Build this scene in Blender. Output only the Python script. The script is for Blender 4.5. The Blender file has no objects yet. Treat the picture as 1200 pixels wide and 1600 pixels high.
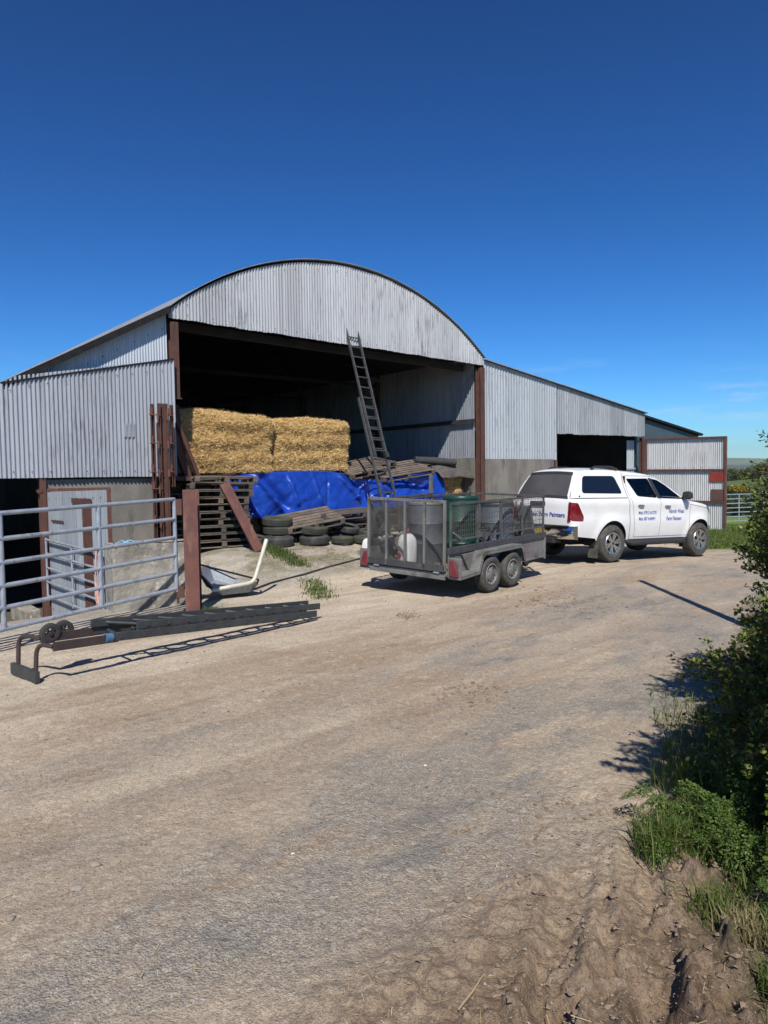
import bpy, math, random
import numpy as np
from mathutils import Vector, Matrix
from mathutils.geometry import delaunay_2d_cdt
random.seed(7); rng = np.random.default_rng(7)
sc = bpy.context.scene
col = sc.collection
R = math.radians
# ------------------------------------------------------------------ helpers
class MB:
    def __init__(s): s.v=[]; s.f=[]; s.m=[]
    def add(s, vs, fs, mi=0):
        o=len(s.v); s.v.extend([tuple(v) for v in vs]); s.f.extend([tuple(i+o for i in f) for f in fs]); s.m.extend([mi]*len(fs)); return s
    def box(s, c, d, rot=None, mi=0):
        c=Vector(c); hx,hy,hz=d[0]/2,d[1]/2,d[2]/2
        vs=[Vector((x,y,z)) for x in(-hx,hx) for y in(-hy,hy) for z in(-hz,hz)]
        if rot is not None: vs=[rot@v for v in vs]
        return s.add([v+c for v in vs],[(0,1,3,2),(4,6,7,5),(0,4,5,1),(2,3,7,6),(0,2,6,4),(1,5,7,3)],mi)
    def beam(s, p0, p1, w, h, up=(0,0,1), mi=0):
        p0=Vector(p0); p1=Vector(p1); d=(p1-p0); L=d.length; d.normalize()
        u=Vector(up); x=d.cross(u)
        if x.length<1e-4: x=d.cross(Vector((1,0,0)))
        x.normalize(); u=x.cross(d)
        M=Matrix((x,d,u)).transposed()
        return s.box((p0+p1)/2,(w,L,h),M,mi)
    def ibeam(s, p0, p1, w, h, up=(0,0,1), t=.012, mi=0):
        p0=Vector(p0); p1=Vector(p1); d=(p1-p0).normalized(); x=d.cross(Vector(up))
        if x.length<1e-4: x=d.cross(Vector((1,0,0)))
        x.normalize(); u=x.cross(d)
        s.beam(p0,p1,t,h-2*t-.002,up,mi)
        for k in(-1,1): s.beam(p0+u*k*(h/2-t/2),p1+u*k*(h/2-t/2),w,t,up,mi)
        return s
    def channel(s, p0, p1, w, h, up=(0,0,1), t=.012, mi=0):
        p0=Vector(p0); p1=Vector(p1); d=(p1-p0).normalized(); x=d.cross(Vector(up)).normalized(); u=x.cross(d)
        s.beam(p0+u*h/2,p1+u*h/2,w,t,up,mi)
        for k in(-1,1): s.beam(p0+x*k*(w/2-t/2)-u*(t/2+.001),p1+x*k*(w/2-t/2)-u*(t/2+.001),t,h-t,up,mi)
        return s
    def tube(s, path, r, n=8, mi=0, cap=True, closed=False):
        P=[Vector(p) for p in path]; m=len(P); rings=[]; prev=None
        rr=r if isinstance(r,(list,tuple)) else [r]*m
        for i in range(m):
            if closed: d=P[(i+1)%m]-P[i-1]
            else: d=P[min(i+1,m-1)]-P[max(i-1,0)]
            d.normalize()
            if prev is None:
                a=Vector((0,0,1)) if abs(d.z)<.9 else Vector((1,0,0)); x=d.cross(a).normalized()
            else:
                x=prev-d*prev.dot(d); x.normalize()
            prev=x; y=d.cross(x)
            rings.append([P[i]+(x*math.cos(2*math.pi*k/n)+y*math.sin(2*math.pi*k/n))*rr[i] for k in range(n)])
        vs=[v for g in rings for v in g]; fs=[]
        for i in range(m if closed else m-1):
            j=(i+1)%m
            for k in range(n): fs.append((i*n+k,i*n+(k+1)%n,j*n+(k+1)%n,j*n+k))
        if cap and not closed: fs.append(tuple(range(n))[::-1]); fs.append(tuple((m-1)*n+k for k in range(n)))
        return s.add(vs,fs,mi)
    def lathe(s, prof, n=24, M=None, mi=0, closed=False):
        # prof: (r, axial); axis = local y ; M maps to place
        vs=[];m=len(prof)
        for (r,a) in prof:
            for k in range(n):
                t=2*math.pi*k/n; v=Vector((r*math.cos(t),a,r*math.sin(t)))
                vs.append(M@v if M else v)
        fs=[]
        for i in range(m if closed else m-1):
            j=(i+1)%m
            for k in range(n): fs.append((i*n+k,i*n+(k+1)%n,j*n+(k+1)%n,j*n+k))
        return s.add(vs,fs,mi)
    def prism(s, poly, y0, y1, M=None, mi=0):
        # poly in (x,z), extruded along y
        n=len(poly); vs=[Vector((x,y0,z)) for x,z in poly]+[Vector((x,y1,z)) for x,z in poly]
        if M: vs=[M@v for v in vs]
        fs=[tuple(range(n)),tuple(range(2*n-1,n-1,-1))]+[(i,i+n,(i+1)%n+n,(i+1)%n) for i in range(n)]
        return s.add(vs,fs,mi)
    def build(s, name, mat, parent=None, smooth=None, bevel=0, seg=2, loc=None):
        me=bpy.data.meshes.new(name); me.from_pydata(s.v,[],s.f); 
        mats=mat if isinstance(mat,(list,tuple)) else [mat]
        for q in mats: me.materials.append(q)
        if len(mats)>1: me.polygons.foreach_set('material_index',s.m)
        fixn(me)
        if smooth is not None:
            me.polygons.foreach_set('use_smooth',[True]*len(me.polygons))
            if smooth<179: me.set_sharp_from_angle(angle=R(smooth))
        me.update()
        o=bpy.data.objects.new(name,me); col.objects.link(o)
        if parent: o.parent=parent
        if loc: o.location=loc
        if bevel:
            b=o.modifiers.new('bevel','BEVEL'); b.width=bevel; b.segments=seg; b.limit_method='ANGLE'; b.angle_limit=R(40)
            b.harden_normals=False
        return o
def fixn(me):
    import bmesh
    if len(me.polygons)>60000: return
    bm=bmesh.new(); bm.from_mesh(me); bmesh.ops.recalc_face_normals(bm,faces=bm.faces); bm.to_mesh(me); bm.free()
def grid_obj(name, V, nu, nv, mat, parent=None, smooth=True):
    """V: (nu*nv,3) array"""
    me=bpy.data.meshes.new(name)
    me.vertices.add(nu*nv); me.vertices.foreach_set('co',np.asarray(V,np.float32).ravel())
    i=np.arange(nu-1)[:,None]*nv+np.arange(nv-1)[None,:]
    q=np.stack([i,i+nv,i+nv+1,i+1],-1).reshape(-1,4)
    me.loops.add(q.size); me.loops.foreach_set('vertex_index',q.ravel().astype(np.int32))
    me.polygons.add(len(q)); me.polygons.foreach_set('loop_start',np.arange(0,q.size,4,dtype=np.int32)); 
    me.update(calc_edges=True); me.validate()
    if smooth: me.polygons.foreach_set('use_smooth',[True]*len(me.polygons))
    me.materials.append(mat)
    o=bpy.data.objects.new(name,me); col.objects.link(o)
    if parent: o.parent=parent
    return o
def soup(name, V, nper, mat, parent=None, smooth=False):
    """V: (n*nper,3): n separate polygons of nper corners"""
    V=np.asarray(V,np.float32); n=len(V)//nper
    me=bpy.data.meshes.new(name); me.vertices.add(len(V)); me.vertices.foreach_set('co',V.ravel())
    me.loops.add(len(V)); me.loops.foreach_set('vertex_index',np.arange(len(V),dtype=np.int32))
    me.polygons.add(n); me.polygons.foreach_set('loop_start',np.arange(0,len(V),nper,dtype=np.int32))
    me.update(calc_edges=True)
    if smooth: me.polygons.foreach_set('use_smooth',[True]*n)
    for q in (mat if isinstance(mat,(list,tuple)) else [mat]): me.materials.append(q)
    o=bpy.data.objects.new(name,me); col.objects.link(o)
    if parent: o.parent=parent
    return o
def tag(o,label=None,cat=None,group=None,kind=None):
    if label: o['label']=label
    if cat: o['category']=cat
    if group: o['group']=group
    if kind: o['kind']=kind
    return o
def thing(name,label,cat,loc=(0,0,0),rz=0,group=None):
    o=bpy.data.objects.new(name,None); o.empty_display_size=.2; col.objects.link(o); o.location=loc; o.rotation_euler=(0,0,rz)
    return tag(o,label,cat,group)
def dup(o,parent=None,label=None):
    c=o.copy(); col.objects.link(c)
    if parent: c.parent=parent
    if label: c['label']=label
    for ch in o.children: dup(ch,c)
    return c
def text_mesh(body,size,shear=0,bold=0.,space=1.0,align='LEFT'):
    cu=bpy.data.curves.new('t','FONT'); cu.body=body; cu.size=size; cu.shear=shear; cu.offset=bold; cu.space_character=space; cu.align_x=align; cu.resolution_u=3
    ob=bpy.data.objects.new('t',cu); col.objects.link(ob)
    dg=bpy.context.evaluated_depsgraph_get(); me=bpy.data.meshes.new_from_object(ob.evaluated_get(dg))
    vs=[v.co.copy() for v in me.vertices]; fs=[tuple(p.vertices) for p in me.polygons]
    bpy.data.objects.remove(ob); bpy.data.meshes.remove(me); return vs,fs
# ---- numpy noise
_perm=rng.random((512,512)).astype(np.float32)
def vnoise(x,y,seed=0):
    x=np.asarray(x,float)+seed*37.7; y=np.asarray(y,float)+seed*91.3
    xi=np.floor(x).astype(int); yi=np.floor(y).astype(int); fx=x-xi; fy=y-yi
    fx=fx*fx*fx*(fx*(fx*6-15)+10); fy=fy*fy*fy*(fy*(fy*6-15)+10)
    g=lambda a,b:_perm[a%512,b%512]
    return (g(xi,yi)*(1-fx)+g(xi+1,yi)*fx)*(1-fy)+(g(xi,yi+1)*(1-fx)+g(xi+1,yi+1)*fx)*fy
def fbm(x,y,seed=0,oct=4,gain=.5):
    s=0;a=1;t=0
    for k in range(oct):
        s=s+a*vnoise(np.asarray(x)*2**k,np.asarray(y)*2**k,seed+k*3); t+=a; a*=gain
    return s/t
def sst(x,a,b):
    t=np.clip((np.asarray(x,float)-a)/(b-a),0,1); return t*t*(3-2*t)
# ------------------------------------------------------------------ materials
def nodes(name):
    m=bpy.data.materials.new(name); m.use_nodes=True; nt=m.node_tree; nt.nodes.clear()
    out=nt.nodes.new('ShaderNodeOutputMaterial'); b=nt.nodes.new('ShaderNodeBsdfPrincipled'); nt.links.new(b.outputs[0],out.inputs[0])
    return m,nt,b,out
def N(nt,t,**kw):
    n=nt.nodes.new(t)
    for k,v in kw.items():
        if k.startswith('i_'): 
            key=k[2:]; n.inputs[int(key) if key.isdigit() else key].default_value=v
        else: setattr(n,k,v)
    return n
def L(nt,a,b): nt.links.new(a,b)
def c4(c): return (c[0],c[1],c[2],1) if len(c)==3 else c
def mixc(nt,fac,a,b,bt='MIX'):
    n=nt.nodes.new('ShaderNodeMix'); n.data_type='RGBA'; n.blend_type=bt; n.clamp_factor=True
    for sock,v in ((n.inputs[0],fac),(n.inputs[6],a),(n.inputs[7],b)):
        if hasattr(v,'is_linked') or hasattr(v,'links'): nt.links.new(v,sock)
        elif isinstance(v,(int,float)): sock.default_value=v if sock.type=='VALUE' else (v,v,v,1)
        else: sock.default_value=c4(v)
    return n.outputs[2]
def math_(nt,op,a,b=0.,c=None):
    n=nt.nodes.new('ShaderNodeMath'); n.operation=op
    for i,v in enumerate((a,b) if c is None else (a,b,c)):
        if hasattr(v,'links'): nt.links.new(v,n.inputs[i])
        else: n.inputs[i].default_value=v
    return n.outputs[0]
def ramp(nt,v,p0,p1,c0=(0,0,0,1),c1=(1,1,1,1)):
    n=nt.nodes.new('ShaderNodeMapRange'); n.clamp=True; n.interpolation_type='SMOOTHSTEP'
    n.inputs[1].default_value=p0; n.inputs[2].default_value=p1; nt.links.new(v,n.inputs[0]); return n.outputs[0]
def noise(nt,scale,detail=4,rough=.55,stretch=(1,1,1),coord='Object',off=0,dist=0):
    tc=nt.nodes.new('ShaderNodeTexCoord'); mp=nt.nodes.new('ShaderNodeMapping'); mp.inputs['Scale'].default_value=stretch; mp.inputs['Location'].default_value=(off,off*.7,off*1.3)
    n=nt.nodes.new('ShaderNodeTexNoise'); n.inputs['Scale'].default_value=scale; n.inputs['Detail'].default_value=detail; n.inputs['Roughness'].default_value=rough; n.inputs['Distortion'].default_value=dist
    nt.links.new(tc.outputs[coord],mp.inputs[0]); nt.links.new(mp.outputs[0],n.inputs['Vector']); return n.outputs[0]
def bump(nt,b,h,strength=.3,dist=.01):
    n=nt.nodes.new('ShaderNodeBump'); n.inputs['Strength'].default_value=strength; n.inputs['Distance'].default_value=dist
    nt.links.new(h,n.inputs['Height']); nt.links.new(n.outputs[0],b.inputs['Normal'])
def mk(name,c1,c2=None,scale=6,stretch=(1,1,1),c3=None,s3=2,t3=(.55,.7),st3=(1,1,1),rough=.7,metal=0,bmp=0,bs=60,bd=.004,spec=.4,isl=0,r2=None,edge=(.35,.65)):
    m,nt,b,_=nodes(name)
    b.inputs['Roughness'].default_value=rough; b.inputs['Metallic'].default_value=metal; b.inputs['Specular IOR Level'].default_value=spec
    c=None
    if c2:
        c=mixc(nt,ramp(nt,noise(nt,scale,5,.6,stretch),*edge),c1,c2)
    if c3:
        c=mixc(nt,ramp(nt,noise(nt,s3,6,.65,st3,off=5.3),*t3),c if c else c1,c3)
    if isl:
        g=nt.nodes.new('ShaderNodeNewGeometry'); v=math_(nt,'MULTIPLY_ADD',g.outputs['Random Per Island'],isl,1-isl/2)
        hs=nt.nodes.new('ShaderNodeHueSaturation'); nt.links.new(v,hs.inputs['Value'])
        if c: nt.links.new(c,hs.inputs['Color'])
        else: hs.inputs['Color'].default_value=c4(c1)
        c=hs.outputs[0]
    if c: nt.links.new(c,b.inputs['Base Color'])
    else: b.inputs['Base Color'].default_value=c4(c1)
    if r2 is not None:
        mr=nt.nodes.new('ShaderNodeMapRange'); mr.inputs[1].default_value=.3; mr.inputs[2].default_value=.7; mr.inputs[3].default_value=rough; mr.inputs[4].default_value=r2
        nt.links.new(noise(nt,scale*1.7,4,.6,stretch,off=2.2),mr.inputs[0]); nt.links.new(mr.outputs[0],b.inputs['Roughness'])
    if bmp: bump(nt,b,noise(nt,bs,4,.6,stretch,off=1.1),bmp,bd)
    return m
def galv(name,c1,c2,dirt,dl=.5,tone=.25,width=.66,rough=.42,metal=.25,axis=0,rust=0.,rustc=(.16,.06,.03)):
    """weathered corrugated sheet: per-sheet tone, vertical streaks, dirt towards patches"""
    m,nt,b,_=nodes(name)
    tc=nt.nodes.new('ShaderNodeTexCoord'); sx=nt.nodes.new('ShaderNodeSeparateXYZ'); L(nt,tc.outputs['Object'],sx.inputs[0])
    k=math_(nt,'FLOOR',math_(nt,'DIVIDE',sx.outputs[axis],width)); wn=nt.nodes.new('ShaderNodeTexWhiteNoise'); wn.noise_dimensions='1D'; L(nt,k,wn.inputs['W'])
    st=(9,9,.35)
    n1=noise(nt,1.6,5,.6,st); n2=noise(nt,.7,5,.65,(1,1,.6),off=3.); n3=noise(nt,4,6,.7,(7,7,.5),off=8.)
    c=mixc(nt,ramp(nt,n1,.3,.7),c1,c2)
    c=mixc(nt,math_(nt,'MULTIPLY',ramp(nt,math_(nt,'MULTIPLY',n3,math_(nt,'ADD',n2,.5)),.5,.75),dl),c,dirt)
    if rust: c=mixc(nt,math_(nt,'MULTIPLY',ramp(nt,noise(nt,2.2,7,.7,(3,3,.8),off=12.),.62,.72),rust),c,rustc)
    hs=nt.nodes.new('ShaderNodeHueSaturation'); L(nt,c,hs.inputs['Color']); L(nt,math_(nt,'MULTIPLY_ADD',wn.outputs[0],tone,1-tone/2),hs.inputs['Value'])
    L(nt,hs.outputs[0],b.inputs['Base Color']); b.inputs['Metallic'].default_value=metal
    mr=nt.nodes.new('ShaderNodeMapRange'); L(nt,n1,mr.inputs[0]); mr.inputs[1].default_value=.3;mr.inputs[2].default_value=.7; mr.inputs[3].default_value=rough; mr.inputs[4].default_value=rough+.18; L(nt,mr.outputs[0],b.inputs['Roughness'])
    return m
M={}
M['gable']=galv('gable_sheet',(.42,.43,.445),(.33,.34,.355),(.12,.12,.125),.9,.24,rust=.5,rustc=(.24,.19,.15))
M['panel']=galv('panel_sheet',(.40,.42,.46),(.32,.34,.375),(.15,.15,.16),.8,.20,rust=.45,rustc=(.24,.20,.17))
M['upper']=galv('upper_sheet',(.46,.50,.54),(.39,.43,.47),(.25,.27,.3),.4,.05)
M['lean']=galv('lean_sheet',(.43,.46,.48),(.36,.385,.405),(.15,.15,.16),.7,.12)
M['leandirty']=galv('lean_dirty',(.36,.38,.39),(.27,.28,.29),(.06,.06,.065),.9,.30,width=.9)
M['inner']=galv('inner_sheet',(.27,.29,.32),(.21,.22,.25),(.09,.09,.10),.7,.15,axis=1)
M['doorsheet']=galv('door_sheet',(.60,.61,.62),(.50,.50,.50),(.28,.25,.22),.6,.12)
M['door2']=galv('side_door_sheet',(.31,.335,.36),(.22,.245,.275),(.17,.16,.15),.8,.22,rust=1.0,rustc=(.2,.085,.05))
M['roof']=galv('roof_sheet',(.33,.34,.36),(.25,.26,.28),(.06,.05,.05),.8,.2)
M['in_shade']=mk('inside_shade',(.028,.028,.03),(.018,.018,.02),3,rough=.9)  # near-black base: the gloom of the interiors is put into the colour
M['edge']=mk('roof_edge',(.26,.27,.28),(.16,.165,.17),6,rough=.6)
M['fascia']=mk('dark_edge',(.012,.012,.014),(.02,.019,.02),8,rough=.8,spec=.15)
M['rust']=mk('red_oxide_steel',(.098,.042,.030),(.072,.033,.026),5,c3=(.05,.028,.022),s3=3,t3=(.5,.7),st3=(2,2,.5),rough=.62,bmp=.15,r2=.8)
M['rust2']=mk('red_oxide_worn',(.135,.054,.042),(.095,.042,.036),4,c3=(.175,.095,.058),s3=2.6,t3=(.52,.70),st3=(3,3,.6),rough=.7,bmp=.2,r2=.85)
M['bolt']=mk('bolt',(.04,.035,.035),rough=.7)
M['concrete']=mk('concrete',(.20,.185,.16),(.135,.125,.11),1.5,(1,1,.6),c3=(.085,.085,.07),s3=2.5,t3=(.5,.72),st3=(2,2,.35),rough=.92,bmp=.35,bs=30,bd=.01)
M['block']=mk('old_concrete',(.30,.28,.24),(.17,.155,.135),3,c3=(.42,.40,.34),s3=5,t3=(.54,.66),st3=(1,1,.7),rough=.95,bmp=.8,bs=18,bd=.02)
M['blueshed']=mk('slate_blue_cladding',(.06,.085,.11),(.05,.072,.095),2,rough=.5)
M['wood']=mk('pallet_wood',(.15,.115,.09),(.095,.075,.06),5,c3=(.23,.185,.145),s3=6,t3=(.6,.75),rough=.9,bmp=.4,bs=40,isl=.5)
M['wood_dk']=mk('old_wood',(.10,.08,.066),(.06,.05,.043),5,c3=(.2,.16,.12),s3=7,t3=(.58,.75),rough=.92,bmp=.4,bs=40,isl=.55)
M['rubber']=mk('tyre_rubber',(.030,.030,.031),(.045,.044,.042),5,c3=(.10,.095,.085),s3=4,t3=(.55,.8),rough=.85,bmp=.2)
M['rubber_moss']=mk('mossy_rubber',(.035,.036,.032),(.05,.055,.036),5,c3=(.075,.085,.03),s3=3,t3=(.45,.7),rough=.9,bmp=.2)
M['galvp']=mk('galvanised_pipe',(.34,.38,.43),(.27,.30,.35),8,c3=(.17,.16,.16),s3=9,t3=(.58,.7),rough=.45,metal=.35,bmp=.1)
M['galvg']=mk('galvanised_trailer',(.185,.185,.178),(.135,.133,.126),4,c3=(.09,.08,.066),s3=5,t3=(.52,.68),rough=.6,metal=.2,bmp=.15)
M['mesh']=mk('mesh_steel',(.11,.107,.103),(.07,.068,.065),6,rough=.65,metal=.3)
M['trdark']=mk('trailer_dark_rail',(.055,.056,.06),(.04,.04,.044),6,c3=(.12,.11,.1),s3=6,t3=(.6,.75),rough=.6)
M['ladder']=mk('ladder_dark',(.052,.057,.060),(.038,.042,.045),7,c3=(.11,.115,.115),s3=8,t3=(.6,.75),st3=(1,1,1),rough=.5,metal=.2,bmp=.1)
M['ladder2']=mk('ladder_grey',(.085,.087,.09),(.06,.062,.065),8,rough=.5,metal=.3)
M['hook']=mk('hook_brown',(.06,.043,.042),(.045,.034,.034),7,rough=.5,metal=.2)
M['bluecap']=mk('blue_cap',(.05,.12,.22),(.07,.15,.26),8,rough=.5)
M['white']=mk('car_white',(.70,.70,.69),(.66,.655,.64),2.5,c3=(.62,.58,.52),s3=1.2,t3=(.66,.9),rough=.22,spec=.5)
M['white'].node_tree.nodes['Principled BSDF'].inputs['Coat Weight'].default_value=.5
M['plasticblk']=mk('black_plastic',(.022,.022,.024),(.03,.03,.031),20,rough=.5,bmp=.1,bs=200)
M['chrome']=mk('chrome',(.62,.62,.62),rough=.12,metal=1)
M['alloy']=mk('alloy',(.58,.58,.58),(.45,.44,.43),6,rough=.28,metal=.9)
M['alloydk']=mk('alloy_dark',(.05,.05,.052),rough=.5,metal=.5)
M['steelrim']=mk('steel_rim',(.22,.215,.205),(.15,.145,.135),8,rough=.6,metal=.3)
M['decal']=mk('blue_lettering',(.035,.07,.30),rough=.4)
M['redlens']=mk('red_lens',(.17,.006,.011),(.10,.004,.008),9,rough=.12,spec=.6)
M['redlens_old']=mk('faded_red_lens',(.17,.035,.042),(.12,.025,.03),9,rough=.35)
M['headlens']=mk('head_lamp',(.20,.25,.31),(.08,.10,.13),5,rough=.08,spec=.8)
M['plate']=mk('yellow_plate',(.30,.24,.04),(.22,.18,.035),8,rough=.5)
M['rearglass']=mk('rear_glass',(.052,.052,.056),(.065,.064,.065),1.5,rough=.25,spec=.5)
M['seat']=mk('seat_cloth',(.035,.037,.042),rough=.9)
M['shell']=mk('underbody',(.012,.012,.013),rough=.9)
M['sideglass']=mk('tinted_glass',(.006,.009,.016),rough=.04,spec=.75)
def glass(name,tint=(.35,.42,.45)):
    m,nt,b,out=nodes(name); nt.nodes.remove(b)
    t=nt.nodes.new('ShaderNodeBsdfTransparent'); t.inputs[0].default_value=c4(tint); g=nt.nodes.new('ShaderNodeBsdfGlossy'); g.inputs['Roughness'].default_value=.03
    fr=nt.nodes.new('ShaderNodeFresnel'); fr.inputs[0].default_value=1.5; mx=nt.nodes.new('ShaderNodeMixShader')
    L(nt,fr.outputs[0],mx.inputs[0]); L(nt,t.outputs[0],mx.inputs[1]); L(nt,g.outputs[0],mx.inputs[2]); L(nt,mx.outputs[0],out.inputs[0]); return m
M['glass']=glass('car_glass'); M['clearglass']=glass('front_glass',(.74,.82,.84))
M['drum_blue']=mk('blue_grey_plastic',(.085,.10,.125),(.07,.085,.105),5,c3=(.14,.14,.14),s3=6,t3=(.6,.75),rough=.5)
M['drum_grey']=mk('grey_plastic',(.075,.083,.095),(.06,.066,.078),5,c3=(.19,.185,.18),s3=5,t3=(.6,.75),rough=.5)
M['drum_green']=mk('green_plastic',(.006,.045,.028),(.008,.036,.024),5,rough=.4)
M['whiteplastic']=mk('white_plastic',(.74,.74,.72),(.66,.66,.64),6,rough=.45)
M['redplastic']=mk('red_plastic',(.38,.02,.02),rough=.45)
M['label_grey']=mk('label_grey',(.12,.125,.14),rough=.6)
M['engine']=mk('engine_metal',(.06,.06,.06),(.16,.155,.15),12,rough=.5,metal=.4,bmp=.2,isl=.9)
M['board']=mk('dusty_board',(.16,.14,.115),(.11,.10,.085),5,rough=.9,bmp=.3)
M['cream']=mk('cream_pipe',(.52,.50,.42),(.42,.40,.33),6,c3=(.25,.2,.14),s3=7,t3=(.62,.75),rough=.5)
M['hose']=mk('black_hose',(.03,.03,.03),rough=.6)
M['sheetblk']=mk('black_sheet',(.06,.055,.05),(.095,.085,.075),6,rough=.8,bmp=.2)
M['twine_o']=mk('orange_twine',(.50,.27,.22),rough=.8)
M['twine_b']=mk('blue_twine',(.16,.42,.60),rough=.8)
M['bark']=mk('bark',(.075,.055,.04),(.05,.038,.028),20,rough=.95,bmp=.4)
M['twig']=mk('twig',(.15,.09,.06),(.10,.06,.045),20,rough=.9)
def straw_mat(name,ca,cb,cc):
    m,nt,b,_=nodes(name); g=nt.nodes.new('ShaderNodeNewGeometry'); cr=nt.nodes.new('ShaderNodeValToRGB')
    e=cr.color_ramp.elements; e[0].color=c4(ca); e[1].color=c4(cc); e.new(.55).color=c4(cb); L(nt,g.outputs['Random Per Island'],cr.inputs[0])
    L(nt,cr.outputs[0],b.inputs['Base Color']); b.inputs['Roughness'].default_value=.6; b.inputs['Specular IOR Level'].default_value=.3; return m
M['straw']=straw_mat('straw',(.24,.135,.045),(.74,.50,.20),(.95,.77,.43))
M['strawbits']=straw_mat('straw_bits',(.24,.17,.09),(.42,.32,.18),(.58,.47,.30))
M['strawcore']=mk('straw_core',(.50,.32,.11),(.26,.15,.05),22,(1,1,2.2),c3=(.62,.43,.17),s3=30,t3=(.5,.7),rough=.95,bmp=1,bs=45,bd=.03)
def leaf_mat(name,ca,cb,cc,trans=.3,rough=.45):
    m,nt,b,out=nodes(name); g=nt.nodes.new('ShaderNodeNewGeometry'); cr=nt.nodes.new('ShaderNodeValToRGB')
    e=cr.color_ramp.elements; e[0].color=c4(ca); e[1].color=c4(cc); e.new(.6).color=c4(cb); L(nt,g.outputs['Random Per Island'],cr.inputs[0])
    L(nt,cr.outputs[0],b.inputs['Base Color']); b.inputs['Roughness'].default_value=rough; b.inputs['Specular IOR Level'].default_value=.35
    t=nt.nodes.new('ShaderNodeBsdfTranslucent'); L(nt,mixc(nt,.5,cr.outputs[0],(.22,.30,.02)),t.inputs[0]); mx=nt.nodes.new('ShaderNodeMixShader'); mx.inputs[0].default_value=trans
    L(nt,b.outputs[0],mx.inputs[1]); L(nt,t.outputs[0],mx.inputs[2]); L(nt,mx.outputs[0],out.inputs[0]); return m
M['haw']=leaf_mat('hawthorn_leaf',(.018,.038,.009),(.065,.105,.02),(.22,.26,.045),.3)
M['hawtip']=leaf_mat('hawthorn_young_leaf',(.09,.12,.018),(.15,.19,.025),(.24,.26,.045),.4)
M['parsley']=leaf_mat('parsley_leaf',(.035,.075,.014),(.075,.135,.024),(.15,.20,.045),.35,.6)
M['grass']=leaf_mat('grass_blade',(.06,.10,.02),(.095,.14,.03),(.20,.21,.07),.3,.6)
M['grassdry']=leaf_mat('dry_grass',(.14,.13,.06),(.24,.2,.1),(.33,.27,.15),.2,.8)
M['ivy']=leaf_mat('fresh_weed',(.05,.085,.02),(.085,.125,.03),(.14,.165,.05),.3,.6)
M['farleaf']=leaf_mat('far_tree_leaf',(.035,.05,.018),(.06,.07,.028),(.09,.085,.04),.1,.8)
M['hedgeleaf']=leaf_mat('field_hedge_leaf',(.02,.035,.012),(.035,.055,.018),(.06,.075,.028),.1,.8)
M['gorse']=leaf_mat('gorse_bloom',(.09,.10,.02),(.30,.22,.02),(.5,.36,.03),.1,.8)
M['stone']=mk('stone',(.27,.24,.20),(.19,.165,.135),12,rough=.95,bmp=.4)
M['stonewhite']=mk('pale_stone',(.62,.6,.56),(.5,.48,.44),12,rough=.9)
M['tarp']=mk('blue_tarpaulin',(.006,.036,.27),(.009,.050,.34),2,c3=(.014,.062,.40),s3=5,t3=(.55,.8),rough=.30,spec=.5,bmp=.55,bs=9,bd=.03)
# ------------------------------------------------------------------ frame of the yard (barn axes)
TH=R(50)
EX=Vector((math.sin(TH),math.cos(TH),0)); NY=Vector((-math.cos(TH),math.sin(TH),0)); O0=Vector((-4.407,14.85,0)); BARN_RZ=math.atan2(EX.y,EX.x)
def W(s,d,z): return O0+EX*s+NY*d+Vector((0,0,z))
def gz(x,y):
    """ground height, low frequencies"""
    x=np.asarray(x,float); y=np.asarray(y,float)
    s=(x-O0.x)*EX.x+(y-O0.y)*EX.y; d=(x-O0.x)*NY.x+(y-O0.y)*NY.y
    z=.42*sst(d,-4.2,-.6)*sst(s,-.9,1.0)*(1-sst(s,7.5,13))*(1-sst(d,25,40))
    z=z-.75*sst(d,-3.8,-.4)*(1-sst(s,-1.5,0.2))*(1-sst(d,25,40))*sst(s,-25,-15)
    p=x*.83+y*.556
    z=z-.035*np.clip(p-12.4,0,4.0)
    r=np.hypot(x,y)
    # bank towards hedge in the foreground on the right
    q=-.77*x+.64*y
    z=z+.22*sst(-q,-1.1,.9)*(1-sst(y,6,10))
    # verge
    # far fields
    ff=sst(y-.0*x,26,70)
    zf=-2.2+ .0165*np.clip(y-75,0,130)-.03*np.clip(y-205,0,700)+(x/np.maximum(y,1)-.5)*10*sst(y,80,160)*(1-sst(y,200,500))
    zh=sst(y,900,2500)*22+sst(y,2200,4200)*(18+16*vnoise(x/900,y/900,3))+sst(y,4300,6800)*(78+60*(vnoise(x/1700,y/2500,8)-.5))
    z=z*(1-ff)+ff*(zf+zh)
    return z
def gzf(x,y): return float(gz(x,y))
# ------------------------------------------------------------------ camera, sun, sky
cam=bpy.data.cameras.new('camera'); camo=bpy.data.objects.new('camera',cam); col.objects.link(camo)
camo.matrix_world=Matrix.Translation((0,0,1.92))@(Matrix.Rotation(math.pi/2-R(2.94),4,'X')@Matrix.Rotation(R(-.8),4,'Z'))
cam.sensor_width=36; cam.sensor_fit='AUTO'; cam.lens=1110/1600*36; cam.clip_end=20000; cam.clip_start=.05
sc.camera=camo
SUN_EL=47; SUN_AZ=1.0     # light travels towards azimuth SUN_AZ (degrees right of straight ahead)
sd=Vector((math.sin(R(SUN_AZ))*math.cos(R(SUN_EL)),math.cos(R(SUN_AZ))*math.cos(R(SUN_EL)),-math.sin(R(SUN_EL))))
sl=bpy.data.lights.new('sun','SUN'); sl.energy=5.0; sl.angle=R(.53); sl.color=(1,.955,.88); so=bpy.data.objects.new('sun',sl); col.objects.link(so)
so.rotation_euler=sd.to_track_quat('-Z','Y').to_euler(); so.location=(0,-10,30)
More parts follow.
